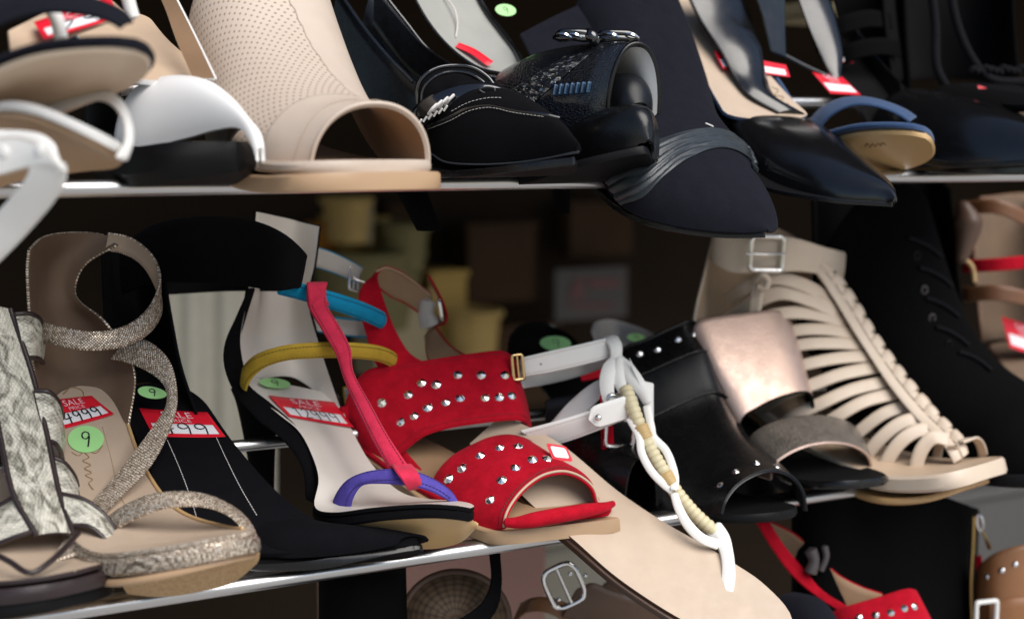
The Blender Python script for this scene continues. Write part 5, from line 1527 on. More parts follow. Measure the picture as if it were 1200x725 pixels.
# ---------------------------------------------------------------- ink-blue sandal, sole towards the viewer
s = thing('sandal', 'ink blue sandal with pale sole tipped towards the street at top left', 'sandal', at_base(90, 130, -6, TOP))
sole('footbed', [(-140, 215, 2), (-70, 155, -1), (10, 108, -5), (100, 68, -10), (160, 45, -14)], [2.6, 3.0, 3.5, 3.7, 2.9], [.5, .5, .5, .5, .45], [M['beige_lining'], M['navy_suede'], M['navy_suede']], s, toe=.3, bev=.4, roll=-.12)
sole('outsole', [(-140, 227, 2), (-70, 167, -1), (8, 119, -5), (98, 79, -10), (157, 55, -13.8)], [2.45, 2.85, 3.35, 3.55, 2.75], [.3, .3, .3, .3, .3], [M['pale_sole']] * 3, s, toe=.3, bev=.5, roll=-.12)
A = [(-40, 20, -2), (10, -8, -4), (60, -14, -5.6), (105, -4, -7.4), (142, 10, -9.4), (156, 24, -11)]
B = [(-40, 62, -4), (0, 28, -6), (50, 12, -7.6), (95, 14, -9.4), (126, 22, -11), (140, 30, -12)]
band('toe_strap', A, B, .002, [M['navy_suede'], M['black_lining'], M['navy_suede']], s, P(80, 40, -8), 34, 5, .001)
pt = Patch(P(40, 30, -1), P(128, 0, 1), P(142, 24, -1), P(52, 50, -3))
sale_tag(s, pt, .002, num='79', r=.05)
tube('strap_cord', [(58, 8, -4), (66, 22, -4.6), (72, 48, -5.4)], .35, M['white_leather'], s, n=12)
tube('strap_cord', [(148, -10, -2), (152, 6, -2), (156, 20, -2)], .35, M['white_leather'], s, n=12)
band('side_wall', [(10, 36, -1), (60, 12, 1), (120, -8, 4)], [(14, 70, -3), (70, 46, -1), (150, 16, 2)], .002, [M['beige_lining']] * 3, s, P(80, 90, 2), 12, 4)

# ---------------------------------------------------------------- white studded strap hanging at the left
s = thing('sandal', 'white sandal strap with round snaps hanging over the left end of the top rail', 'sandal', at_base(20, 250, -9, TOP))
A = [(-90, 150, -8), (-40, 151, -9), (0, 154, -10), (26, 155, -10.8), (48, 160, -11.6), (64, 174, -12.2), (74, 196, -12.2)]
B = [(-90, 214, -8), (-40, 210, -9), (0, 203, -10), (26, 196, -10.8), (46, 193, -11.6), (62, 194, -12.1), (75, 202, -12.2)]
sb = band('ankle_strap', A, B, .0026, WHT, s, P(0, 260, -7), 40, 7, .001)
A2_ = [(75, 194, -12.2), (74, 214, -11.6), (62, 236, -10.6), (42, 260, -9.4), (20, 284, -8.2), (-6, 310, -7), (-40, 340, -6)]
B2_ = [(36, 194, -11.2), (32, 208, -10.8), (20, 226, -10), (4, 244, -9), (-14, 262, -8), (-40, 284, -7), (-70, 310, -6)]
band('strap_lining', A2_, B2_, .0026, WHT, s, P(-20, 200, -6), 30, 7, .0006)
for x, y in ((4, 178), (46, 175)):
    q, nn = sb.at(x, y); stud('dome', q, nn, .34, M['white_leather'], s, name='snap', squash=.3)
stitch('stitching', sb, [(-10, 164), (20, 161), (46, 170), (62, 188)], M['thread_beige'], s, .3, .2, .025)
sole('footbed', [(-190, 250, 8), (-150, 300, 2), (-90, 360, -4)], [2.6, 3, 3.8], .8, [M['white_leather']] * 3, s)

# ---------------------------------------------------------------- black patent-trimmed loafer pump
s = thing('pump', 'black suede loafer pump with patent strap trim and slim heel behind the rail', 'pump', at_base(600, 205, 0, TOP))
zb = TZ + .6
rows = [A2((498, 150, 4.2), (526, 82, 4.4), 2.4), A2((505, 178, 2.4), (546, 87, 2.6), 2.35), A2((522, 188, .2), (573, 98, .4)), A2((560, 191, -2.6), (604, 112, -2.4)), A2((604, 189, -5), (632, 127, -5)), A2((640, 184, -7), (655, 142, -7), 2.2), A2((664, 180, -8.4), (670, 158, -8.4), 2.1), A2((676, 178, -9.1), (678.5, 168, -9.1), 2.0)]
vp = usurf('vamp', rows, .002, [M['black_suede'], M['black_lining'], M['black_suede']], s, 44)
tube('welt', [(505, 180, 2.2), (522, 190, 0), (560, 193, -2.8), (604, 191, -5.2), (640, 186, -7.2), (664, 181, -8.6), (678, 178, -9.3)], .07, M['satin_black'], s, n=40)
sole('outsole', [(450, 120, 12), (490, 160, 6.5), (545, 195, 2), (604, 198, -3), (648, 190, -7.2), (672, 184, -9)], [2.6, 2.7, 3.2, 3.4, 2.0, .5], .45, [M['black_lining'], M['smooth_black'], M['black_rubber']], s, toe=.2)
# sides of the pump running back to the heel: near wall outside, far wall seen from within
band('quarter', [(396, -12, 12), (425, 30, 9.4), (455, 66, 7), (484, 96, 4.8), (500, 118, 3)], [(380, 60, 13), (410, 110, 10), (440, 150, 7.4), (470, 178, 5), (500, 190, 3.4)], .002, [M['smooth_black'], M['black_lining'], M['smooth_black']], s, P(520, 120, 9), 30, 7)
band('quarter', [(436, -16, 13.6), (470, 25, 11), (500, 56, 8.6), (530, 76, 6)], [(430, 20, 13.6), (462, 62, 11), (494, 96, 8.6), (528, 110, 6)], .002, [M['black_lining'], M['smooth_black'], M['smooth_black']], s, P(460, 60, 9), 24, 5)
tube('topline', [(396, -12, 12), (425, 30, 9.4), (455, 66, 7), (484, 96, 4.8)], .1, M['patent'], s, n=30)
heel_post('heel', (430, 110, 12.5), (503, 270, 6.5), (1.6, 2.0), (.75, .8), M['black_suede'], s)
# suede tongue with its patent rim, saddle strap and apron seam
rim = [(489, 122, 3.2), (489, 104, 3.2), (496, 90, 3.0), (512, 80, 2.8), (534, 77, 2.4), (555, 80, 1.8), (572, 91, 1.2), (580, 102, .8)]
rim2 = [(494, 124, 2.9), (495, 108, 2.9), (502, 96, 2.7), (516, 87, 2.5), (535, 84, 2.1), (552, 87, 1.5), (566, 96, .9), (574, 104, .6)]
shell('tongue', loft([PL(rim), PL([(500, 126, 2.6), (503, 114, 2.5), (511, 105, 2.3), (522, 98, 2.1), (536, 96, 1.7), (548, 98, 1.3), (558, 102, .9), (566, 108, .5)]), PL([(506, 130, 2.4), (512, 124, 2.2), (520, 120, 2), (528, 117, 1.8), (538, 114, 1.5), (546, 112, 1.2), (554, 111, .9), (562, 111, .6)])], 14, 30), .0016, [M['black_suede'], M['black_lining'], M['black_suede']], s, P(540, 150, 6))
tube('tongue_rim', rim, .15, M['patent'], s, n=40)
tube('tongue_rim', rim2, .11, M['patent'], s, n=40)
strap('saddle_strap', [(482, 146, 3.4), (492, 136, 2.6), (508, 122, 1.7), (528, 112, .9), (550, 107, .2), (572, 106, -.4), (592, 110, -.8)], [1.3, 1.4, 1.3, 1.1, 1.0, .9, .7], 'face', .002, [M['patent']] * 3, s, P(545, 150, 4), 36, 7, .0008)
tube('strap_slot', [(562, 105, -.7), (570, 102, -.9), (580, 104, -1.1), (578, 109, -1.1), (568, 109, -.9)], .05, M['satin_black'], s, n=24, closed=True)
for k, (x, y) in enumerate(((505, 128), (511, 124), (518, 120), (525, 117))):
    tube('whipstitch', [(x - 3, y + 6, .9), (x + 1, y, .5), (x + 7, y - 6, .4)], .10, M['thread_white'], s, n=6, seg=6)
for k in range(6):
    tube('whipstitch', [(490 + k * 6, 146 - k * 3.2, 1.6 - k * .2), (494 + k * 6, 140 - k * 3.2, 1.4 - k * .2)], .07, M['thread_white'], s, n=4, seg=6)
c = [vp.at(x, y, .0006)[0] for x, y in ((490, 148), (508, 146), (528, 138), (548, 128), (572, 124), (604, 130), (636, 135), (656, 138))]
tube('apron_seam', c, .11, M['patent'], s, n=50, raw=True)
stitch('stitching', vp, [(492, 152), (510, 149), (530, 141), (550, 131), (573, 127), (604, 133), (638, 138)], M['thread_white'], s, .26, .16, .016, .0008)
stitch('stitching', vp, [(530, 131), (550, 121), (572, 116), (590, 116)], M['thread_white'], s, .26, .16, .016, .0008)

# ---------------------------------------------------------------- black glitter peep toe with bow
s = thing('pump', 'black peep toe pump with silver flecked knot, bow and pale lining', 'pump', at_base(720, 200, -2, TOP))
zb = TZ + .8
rows = [A2((568, 150, 6.4), (612, 76, 6.4), 2.4), A2((590, 160, 4.2), (642, 62, 4.4), 2.5), A2((622, 165, 1.6), (674, 54, 2.0), 2.5), A2((662, 160, -.8), (704, 50, -.6), 2.4), A2((692, 148, -2.4), (728, 49, -2.6), 2.35), A2((712, 132, -3.2), (747, 51, -3.6), 2.25)]
vm = usurf('vamp', rows, .0022, [M['lizard'], M['white_smooth'], M['smooth_black']], s, 44)
tube('toe_rim', rows[-1], .15, M['smooth_black'], s, n=50, raw=True)
c = [vm.uv(.93, v, .0003)[0] for v in np.linspace(.06, .6, 20)]
sheet('flecked_band', SurfPatch(vm, (590, 112), (664, 66), (694, 62), (612, 132), 0), 0, 0, 1, 1, M['sequin'], s, .0008, 26, 12)
sl = plain('steel_blue_sequins', (.035, .075, .14, 1), .3, .4, .3, ns=900, bs=.5, bscale=1500)
for k in range(7):
    x = 652 + 6.5 * k
    pq = [vm.at(x + dx, 106 - .55 * k + dy, .0008)[0] for dx, dy in ((0, 6), (1, 0), (2, -6))]
    strap('sequin', pq, .30, (1, .2, .1), .0012, [sl] * 3, s, P(690, 150, 4), 6, 4, raw=True)
# bow of patent loops with a knotted middle
for (x0, x1, dy) in ((650, 696, 0), (698, 748, 1)):
    for e, r in ((-3.2, .22), (2.8, .24)):
        tube('bow', [(x0, 44 + dy, .4), (x0 + 8, 42 + dy + e, -.2), (x0 + 22, 41 + dy + e, -.7), (x1 - 6, 43 + dy + e * .8, -1.1), (x1, 45 + dy, -1.3)], [r * .8, r * 1.15, r, r * 1.2, r * .8], M['patent'], s, n=24, seg=10)
tube('bow_knot', [(688, 38, -.8), (694, 44, -1.3), (699, 50, -1.3)], [.32, .46, .32], M['patent'], s, n=10, seg=10)
for x in (656, 668, 712, 734):
    tube('bow_fold', [(x, 40, -1.2), (x + 7, 41, -1.5), (x + 13, 44, -1.5)], [.08, .15, .08], M['silver'], s, n=8, seg=6)
# rounded platform toe and padded insole inside the opening
rows = [A2((600, 205, 4), (668, 150, 3), 3.0), A2((630, 204, 1.6), (694, 138, 0), 2.8), A2((664, 200, -1.4), (722, 126, -2.6), 2.6), A2((694, 192, -3.6), (742, 122, -4.4), 2.4), A2((722, 184, -5), (752, 126, -5.6), 2.3), A2((740, 176, -5.8), (758, 138, -6.2), 2.2), A2((750, 168, -6.2), (760, 154, -6.4), 2.0), A2((757, 167, -6.4), (761, 163, -6.5), 2.0)]
usurf('platform', rows, .003, [M['smooth_black'], M['black_lining'], M['smooth_black']], s, 30)
rows = [A2((676, 128, 1), (706, 92, .6), 2.2), A2((696, 130, -1), (726, 86, -1.2), 2.2), A2((712, 132, -2.4), (740, 87, -2.6), 2.2), A2((722, 130, -3.2), (747, 95, -3.5), 2.2), A2((730, 128, -3.7), (750, 108, -4.0), 2.1), A2((738, 126, -4), (751, 120, -4.3), 2.0)]
usurf('insole', rows, .003, [M['black_leather'], M['black_lining'], M['black_leather']], s, 24)
sole('outsole', [(560, 150, 12), (600, 195, 7), (660, 206, 0), (722, 186, -4), (754, 171, -6.4)], [2.6, 2.8, 3.3, 3.0, 1.4], .5, [M['black_rubber']] * 3, s, toe=.3)
# back half: outer wall, pale lining and the far topline
band('quarter', [(438, -20, 13.4), (474, 26, 12), (506, 64, 10.2), (546, 86, 8.4), (592, 96, 6.8)], [(424, 30, 13.4), (460, 84, 11.4), (496, 124, 9), (540, 150, 7), (588, 156, 5)], .002, [M['smooth_black'], M['grey_lining'], M['smooth_black']], s, P(600, 60, 12), 30, 7, .002)
band('sock_lining', [(478, -20, 14), (504, 26, 12.2), (530, 56, 10.8), (562, 78, 9.2), (596, 86, 7.6)], [(550, -20, 16), (568, 14, 14), (586, 38, 12), (600, 58, 10.2), (608, 74, 8.6)], .002, [M['dull_grey_lining'], M['smooth_black'], M['smooth_black']], s, P(600, 90, 14), 30, 9, -.003)

tube('lining_seam', [(520, -6, 14.4), (532, 10, 13.4), (536, 26, 12.7), (534, 44, 11.8)], .06, M['white_insole'], s, n=16)
tube('topline', [(438, -22, 13.2), (474, 24, 11.8), (506, 62, 10), (546, 84, 8.2), (594, 93, 6.6)], .12, M['patent'], s, n=30)
tube('topline', [(552, -20, 15.8), (570, 13, 13.8), (588, 37, 11.8), (603, 57, 10), (612, 74, 8.2)], .2, M['smooth_black'], s, n=30)
band('sale_strip', [(538, 50, 11), (556, 57, 10.4), (578, 72, 9)], [(534, 55, 10.8), (552, 63, 10.0), (571, 77, 8.8)], .0005, [M['sale_red']] * 3, s, P(560, 90, 16), 8, 3)
size_dot(s, Patch(P(578, 6, 13), P(602, 6, 13), P(606, 20, 12.4), P(582, 20, 12.4)), .001, r=.02)
heel_post('heel', (540, 110, 14), (545, 220, 13), (1.5, 1.7), (.6, .6), M['smooth_black'], s)

# ---------------------------------------------------------------- ink suede pump with pleated satin band
s = thing('pump', 'ink black suede pump with pleated satin band across its large rounded toe', 'pump', at_base(820, 230, -4, TOP))
zb = TZ
NV = [M['navy_suede'], M['black_lining'], M['navy_suede']]
rows = [U((746, -40, 10.5), 5.2, zb + 9, 2.4, 2), U((760, 0, 8.6), 5.2, zb + 6.5, 2.4, 1.5), U((772, 50, 5.8), 5.3, zb + 3.6, 2.4, 1), U((783, 100, 2.8), 5.3, zb + 1.0, 2.35, .5), A2((706, 214, -.6), (792, 138, 0), 2.3), A2((722, 236, -2.4), (806, 160, -2.2), 2.3), A2((748, 252, -4.6), (826, 184, -4.4), 2.3), A2((786, 263, -6.8), (848, 208, -6.6), 2.25), A2((832, 270, -8.6), (872, 231, -8.5), 2.2), A2((868, 272, -9.6), (889, 253, -9.6), 2.1), A2((888, 272, -10), (897, 264, -10), 2.0), A2((897, 271, -10.3), (899, 268, -10.3), 2.0)]
vm2 = usurf('upper', rows, .0026, NV, s, 50)
band('quarter', [(610, 40, 9.5), (650, 19, 10.5), (705, -6, 12)], [(640, 100, 6.5), (690, 100, 6), (760, 50, 7)], .002, NV, s, P(700, 90, 12), 16, 6)
# gathered satin band: one sheet thrown into folds
tpx = spline([(706, 204), (742, 178), (788, 159), (834, 151), (868, 163), (887, 190)], 70)
bpx = spline([(728, 240), (752, 232), (778, 208), (808, 186), (842, 174), (868, 180), (889, 198)], 70)
G = np.zeros((70, 49, 3))
for i in range(70):
    u = i / 69
    for j in range(49):
        t = j / 48
        x, y = tpx[i] * (1 - t) + bpx[i] * t
        q, nn = vm2.at(x, y)
        wob = 5.4 * t + .55 * math.sin(3.1 * u + 2) + .35 * math.sin(8 * u + 5 * t) + .2 * math.sin(17 * u)
        f = abs(math.sin(math.pi * wob)) ** .8 * (.55 + .45 * math.sin(6 * u + 9 * t) ** 2)
        G[i, j] = q + nn * (.0008 + .0024 * f * min(1, 4 * t + .3, 4 * (1 - t) + .3))
for _ in range(2):
    G[1:-1] = (G[1:-1] * 2 + G[:-2] + G[2:]) / 4
shell('gathered_band', G, .0012, [M['satin_black']] * 3, s, P(800, 240, 4))
sole('outsole', [(640, 60, 14), (690, 140, 7), (765, 226, 1), (822, 257, -4.4), (868, 270, -8), (896, 271, -10.2)], [2.8, 3.2, 4.2, 4.0, 2.2, .5], .4, [M['black_lining'], M['smooth_black'], M['black_rubber']], s, toe=.24)
heel_post('heel', (640, 70, 14.5), (660, 250, 13), (1.6, 1.9), (.5, .5), M['black_suede'], s)
tube('stray_thread', [vm2.at(x, y, .001)[0] for x, y in ((826, 146), (831, 148), (835, 150))], .05, M['thread_white'], s, n=6, seg=5, raw=True)

# ---------------------------------------------------------------- black pointed pump with centre strap

s = thing('pump', 'black polished pointed toe pump with open sides and tan insole', 'pump', at_base(960, 205, 0, TOP))
zb = TZ
SM = [M['polished_black'], M['black_lining'], M['polished_black']]
rows = [A2((857, 148, 3.6), (904, 132, 3.8), 2.9), A2((866, 172, 2), (922, 139, 2), 2.7), A2((888, 202, -.6), (948, 152, -.6), 2.4), A2((924, 222, -3.4), (976, 170, -3.6), 2.3), A2((965, 231, -6.2), (1006, 191, -6.4), 2.2), A2((1008, 236, -8.4), (1032, 209, -8.6), 2.1), A2((1036, 238, -9.6), (1046, 222, -9.8), 2.0), A2((1046, 237, -10.2), (1050, 231, -10.3), 2.0)]
usurf('vamp', rows, .002, SM, s, 44)
sole('outsole', [(770, 30, 16), (822, 95, 9.6), (875, 165, 3), (930, 212, -2), (1000, 231, -7), (1046, 237, -10)], [2.6, 2.6, 3.4, 3.6, 2.3, .5], [.5, .5, .45, .35, .3, .3], [M['black_lining'], M['smooth_black'], M['black_rubber']], s, toe=.14)
foot = sole('insole', [(800, -10, 15), (838, 50, 10), (880, 110, 5), (905, 140, 2.6)], [2.7, 2.7, 3.3, 3.8], .3, [M['insole_beige'], M['denim'], M['denim']], s, toe=.06)
tube('blue_binding', [(812, 60, 10.4), (826, 86, 8.4), (845, 112, 6.2), (856, 134, 4.6)], .2, M['denim'], s, n=20)
tube('blue_binding', [(892, 72, 8.6), (912, 96, 6.4), (930, 124, 4.2), (938, 136, 3.2)], .2, M['denim'], s, n=20)
A = [(800, -20, 12), (820, 22, 9.8), (846, 62, 7.4), (862, 92, 5.8), (878, 112, 4.4), (912, 132, 3.0)]
B = [(866, -20, 12), (880, 20, 9.8), (892, 55, 7.4), (898, 88, 5.8), (908, 112, 4.4), (946, 136, 3.0)]
ts = band('centre_strap', A, B, .002, SM, s, P(850, 90, 12), 40, 9, .004)
tube('strap_edge', A, .12, M['smooth_black'], s, n=30)
pt = Patch(P(836, 62, 8.2), P(920, 78, 7.4), P(925, 92, 6.4), P(846, 82, 7))
t = patch_sheet('price_tag', pt, rect(0, 0, 1, 1), M['sale_red'], s, .0015)
patch_sheet('price_field', pt, rect(.02, .45, .95, .9), M['sale_white'], t, .0018)
tube('script_print', [foot.at(x, y, .0003)[0] for x, y in ((904, 102), (912, 106), (908, 112), (918, 114), (914, 120), (924, 122))], .03, M['script_print'], s, n=30, seg=5, raw=True)
heel_post('heel', (790, 20, 16), (812, 190, 15), (1.5, 1.7), (.5, .5), M['smooth_black'], s)
band('ankle_strap', [(880, -20, 9), (895, 20, 8.6), (905, 60, 8)], [(920, -20, 9), (920, 24, 8.6), (921, 66, 8)], .002, SM, s, P(900, 20, 14), 14, 5)

# ---------------------------------------------------------------- blue denim sandal showing its tan sole
s = thing('sandal', 'blue denim sandal tipped up to show its stamped tan sole', 'sandal', at_base(1040, 190, 2, TOP))
sole('footbed', [(880, 105, 13), (930, 140, 8), (985, 172, 3), (1050, 160, -2.4), (1084, 148, -5.6)], [2.6, 2.8, 3.6, 3.9, 3.0], [.4] * 5, [M['denim'], M['denim'], M['denim']], s, toe=.36, bev=.3, roll=-.3)
so = sole('outsole', [(884, 112, 13), (934, 147, 8), (988, 179, 3), (1052, 168, -2.4), (1085, 156, -5.6)], [2.5, 2.7, 3.5, 3.85, 2.9], [.4, .4, .4, .4, .4], [M['tan_sole'], M['gold_sole'], M['gold_sole']], s, toe=.36, bev=.5, roll=-.3)
A = [(948, 140, 4.4), (962, 126, 3.8), (985, 115, 2.8), (1012, 113, 1.6), (1040, 119, .4), (1062, 128, -.6), (1074, 136, -1.4)]
B = [(960, 148, 2.6), (972, 135, 2.0), (992, 124, 1.0), (1014, 121, -.2), (1038, 126, -1.4), (1056, 134, -2.2), (1066, 141, -2.8)]
band('toe_strap', A, B, .002, [M['denim'], M['tan_lining'], M['denim']], s, P(1010, 150, 1), 34, 5, .001)
pt = Patch(P(950, 86, 8), P(985, 92, 7.4), P(1008, 114, 5), P(972, 112, 5.4))
sale_tag(s, pt, .002, num=None)
und = Surf(so.G - so.N * .0042, -so.N, so.obj)
tube('stamped_mark', [und.at(x, y, .0002)[0] for x, y in ((1014, 172), (1017, 168), (1020, 173), (1023, 168), (1026, 172), (1029, 168), (1032, 171), (1035, 167), (1038, 170))], .03, M['faint_print'], s, n=40, seg=5, raw=True)
band('slingback', [(930, -20, 10), (948, 30, 9), (966, 72, 8), (976, 92, 7.2)], [(966, -20, 10), (980, 20, 9), (988, 60, 8), (986, 92, 7.2)], .002, SM, s, P(950, 40, 14), 24, 6, .002)
tube('strap_edge', [(918, 64, 8.6), (945, 78, 8), (985, 96, 7)], .14, M['satin_black'], s, n=16)

# ---------------------------------------------------------------- black pointed pump further along
s = thing('pump', 'plain black pointed pump half hidden behind the blue denim sandal', 'pump', at_base(1150, 195, 0, TOP))
rows = [U((1072, 104, 6), 4.6, zb + 1.4, 2.4, .6), U((1100, 108, 3.4), 4.7, zb + .7, 2.3), U((1136, 117, .2), 4.4, zb + .4, 2.2), U((1176, 130, -3.2), 3.6, zb + .3, 2.2), U((1215, 146, -6.4), 2.3, zb + .3, 2.1), U((1245, 162, -8.8), .7, zb + .4, 2.0)]
usurf('vamp', rows, .002, SM, s, 36)
sole('outsole', [(970, 40, 16), (1020, 100, 10), (1080, 168, 3.4), (1150, 188, -2), (1240, 186, -9.6)], [2.5, 2.6, 3.6, 4.4, 1.2], .4, [M['black_lining'], M['smooth_black'], M['black_rubber']], s, toe=.2)
band('quarter', [(1000, 30, 14), (1030, 70, 10.6), (1062, 104, 7)], [(1010, 70, 13), (1036, 118, 9.6), (1064, 160, 5.4)], .002, SM, s, P(1070, 100, 10), 16, 5)

# ---------------------------------------------------------------- dark lace-trimmed boots in the right-hand shade
s = thing('ankle_boot', 'tall black suede boot with lace trim in the shaded top right', 'ankle boot', at_base(1130, 120, 14, TOP))
shell('shaft', loft([PL([(1030, -60, 12), (1050, -70, 18), (1110, -74, 21), (1170, -70, 17), (1188, -58, 11)]), PL([(1034, 20, 11.4), (1055, 14, 17), (1112, 10, 20), (1172, 14, 16), (1190, 24, 10)]), PL([(1044, 96, 10.4), (1064, 94, 15), (1116, 92, 18), (1176, 96, 15), (1196, 104, 9)])], 16, 30), .003, BK, s, P(1112, 20, 14))
tube('lace_trim', [(1090, -20, 9), (1096, 30, 8.8), (1098, 80, 8.4), (1110, 104, 8)], .35, M['lace'], s, n=20)
tube('lace_trim', [(1112, -20, 9), (1122, 30, 8.6), (1140, 70, 8), (1160, 92, 7.4), (1210, 96, 6)], .35, M['lace'], s, n=24)
for k in range(10):
    x, y = 1138 + k * 7, 88 + 2 * math.sin(k * 2.1)
    tube('lace_trim', [(x, y - 4, 7.4), (x + 4, y - 8, 7.2), (x + 8, y - 3, 7.2)], .22, M['lace'], s, n=8)
usurf('vamp', [U((1120, 98, 7), 4.6, zb + 2, 2.3), U((1160, 104, 3), 4.8, zb + 1.4, 2.3), U((1210, 112, -1), 4.6, zb + 1.2, 2.2), U((1270, 130, -5), 3, zb + 1.2, 2.2)], .002, BK, s, 24)
s = thing('ankle_boot', 'black boot with slim straps leaning at the back above the denim sandal', 'ankle boot', at_base(1010, 100, 16, TOP))
shell('shaft', loft([PL([(965, -40, 17), (985, -50, 22), (1020, -50, 22), (1060, -40, 15)]), PL([(985, 40, 16), (1000, 34, 20), (1030, 34, 20), (1064, 40, 14)]), PL([(992, 120, 14), (1006, 114, 18), (1034, 114, 18), (1070, 120, 12)])], 16, 24), .003, BK, s, P(1020, 30, 17))
strap('side_strap', [(958, 40, 13), (985, 30, 11), (1015, 22, 10.6), (1045, 24, 12)], 1.3, (0, .2, 1), .002, BK, s, P(1005, 40, 18), 20, 5)
strap('side_strap', [(972, 74, 12), (1000, 60, 10.4), (1030, 54, 10), (1056, 58, 11)], 1.3, (0, .2, 1), .002, BK, s, P(1010, 80, 18), 20, 5)
t = patch_sheet('price_tag', Patch(P(976, 52, 11.6), P(1002, 58, 11), P(1000, 74, 10.6), P(976, 72, 11.2)), rect(0, 0, 1, 1), M['sale_red'], s, 0)
patch_sheet('price_field', Patch(P(976, 52, 11.6), P(1002, 58, 11), P(1000, 74, 10.6), P(976, 72, 11.2)), rect(.08, .5, .9, .92), M['sale_white'], t, .0005)
# pale boards between the boots
carton('carton', (948, 2), (992, 26), 40, .06, M['carton_pale'], 'pale box edge glimpsed between black boots at the top', 'carton')
# ---------------------------------------------------------------- tan sole at the right edge
s = thing('sandal', 'black sandal with tan sole cut off by the right edge of the top tier', 'sandal', at_base(1200, 135, 2, TOP))
sole('footbed', [(1150, 96, 8), (1185, 112, 3), (1230, 122, -2), (1280, 122, -6)], [2.8, 3.4, 3.8, 3.2], .4, [M['black_suede']] * 3, s, toe=.3)
sole('outsole', [(1150, 102, 8), (1186, 120, 3), (1230, 131, -2), (1278, 130, -6)], [2.7, 3.3, 3.7, 3.1], .6, [M['tan_sole']] * 3, s, toe=.3)
t = patch_sheet('price_tag', Patch(P(1146, 100, 3.4), P(1158, 104, 3.2), P(1160, 112, 3), P(1148, 110, 3.2)), rect(0, 0, 1, 1), M['sale_red'], s, 0)
# ================================================================== BOTTOM TIER
s = thing('ankle_boot', 'black suede boot cut off at the bottom left of centre under the rail', 'ankle boot', at_base(420, 800, 6, LOW - .235))
shell('shaft', loft([PL([(374, 682, 6), (385, 670, 10), (420, 664, 13), (458, 668, 10), (470, 676, 6)]), PL([(376, 740, 5.4), (388, 730, 9.4), (422, 724, 12), (460, 728, 9.4), (472, 738, 5.4)]), PL([(380, 830, 4), (392, 820, 8), (426, 815, 11), (462, 820, 8), (476, 830, 4)])], 14, 30, True) if False else
      loft([PL([(374, 682, 7), (392, 676, 4), (440, 670, 3), (470, 664, 5), (468, 658, 10), (420, 662, 13), (384, 672, 11)]), PL([(374, 750, 7), (392, 752, 3.6), (440, 748, 2.6), (472, 740, 5), (470, 734, 10), (422, 738, 13), (386, 744, 11)]), PL([(374, 840, 7), (392, 842, 3), (440, 838, 2), (474, 830, 4.6), (472, 824, 10), (424, 828, 13), (388, 834, 11)])], 14, 40, True), .003, BK, s, P(424, 750, 8), cv=True)
sole('outsole', [(440, 790, 14), (430, 840, 4), (425, 900, -4)], [3, 4, 4], .8, [M['black_rubber']] * 3, s)

s = thing('sandal', 'woven brown sandal with a black strap rising to the rail', 'sandal', at_base(535, 800, 6, LOW - .235))
G = []
for i in range(12):
    k = (i / 11)
    ring = []
    for j in range(30):
        a = 2 * math.pi * j / 30
        r = math.sin(k * math.pi / 2)
        ring.append(P(534 + 62 * r * math.cos(a), 726 - 56 * r * math.sin(a), 8 - 2.2 * (1 - r * r)))
    G.append(ring)
shell('woven_vamp', np.asarray(G), .003, [M['straw'], M['brown_lining'], M['brown_leather']], s, P(534, 740, 14), cv=True)
tube('rim', [P(534 + 62 * math.cos(a), 726 - 56 * math.sin(a), 8) for a in np.linspace(0, 2 * math.pi, 24, endpoint=False)], .28, M['brown_leather'], s, n=50, closed=True, raw=True)
band('ankle_strap', [(575, 648, 5), (577, 680, 4.4), (568, 704, 4), (540, 726, 3.6), (500, 745, 3.4)], [(586, 648, 5), (588, 684, 4.4), (582, 714, 4), (556, 742, 3.6), (510, 765, 3.4)], .002, [M['black_suede']] * 3, s, P(560, 720, 12), 24, 5)
sole('outsole', [(540, 760, 14), (535, 800, 6), (530, 850, -1)], [3, 3.6, 4], .8, [M['brown_edge']] * 3, s)

s = thing('sandal', 'brown leather sandal with an oval silver buckle under the beige sole', 'sandal', at_base(690, 800, 6, LOW - .235))
bd = band('ankle_strap', [(610, 706, 10), (625, 700, 8), (650, 702, 6.6), (672, 712, 6), (690, 730, 6)], [(600, 728, 10), (620, 716, 8), (645, 718, 6.6), (662, 728, 6), (676, 745, 6)], .002, [M['tan_leather'], M['tan_lining'], M['tan_leather']], s, P(640, 740, 12), 22, 5)
band('side_strap', [(676, 690, 5.8), (694, 684, 5.4), (715, 692, 5), (745, 700, 4.6), (790, 705, 4.4)], [(660, 722, 5.8), (690, 728, 5.4), (715, 735, 5), (745, 742, 4.6), (790, 748, 4.4)], .0024, [M['brown_leather'], M['tan_lining'], M['brown_leather']], s, P(720, 730, 12), 26, 6, .001)
c0 = P(661, 686, 5.0)
frame('buckle', c0, (.75, -.3, .35), (-.5, .2, .9), 2.5, 3.0, .19, M['silver'], s, .55, True)
for x, y in ((686, 674), (668, 672), (655, 702)):
    stud('dome', P(x, y, 4.7), CAM - P(x, y, 4.7), .16, M['silver'], s, name='rivet')
sole('outsole', [(680, 740, 14), (700, 780, 6), (715, 840, -1)], [3, 3.6, 4], .8, [M['brown_edge']] * 3, s)
shell('heel_cup', loft([PL([(700, 690, 10), (720, 680, 14), (760, 684, 13), (790, 700, 9)]), PL([(702, 750, 9.6), (722, 742, 13.6), (762, 746, 12.6), (794, 760, 8.6)])], 8, 16), .002, [M['brown_leather'], M['brown_lining'], M['brown_leather']], s, P(745, 720, 9))

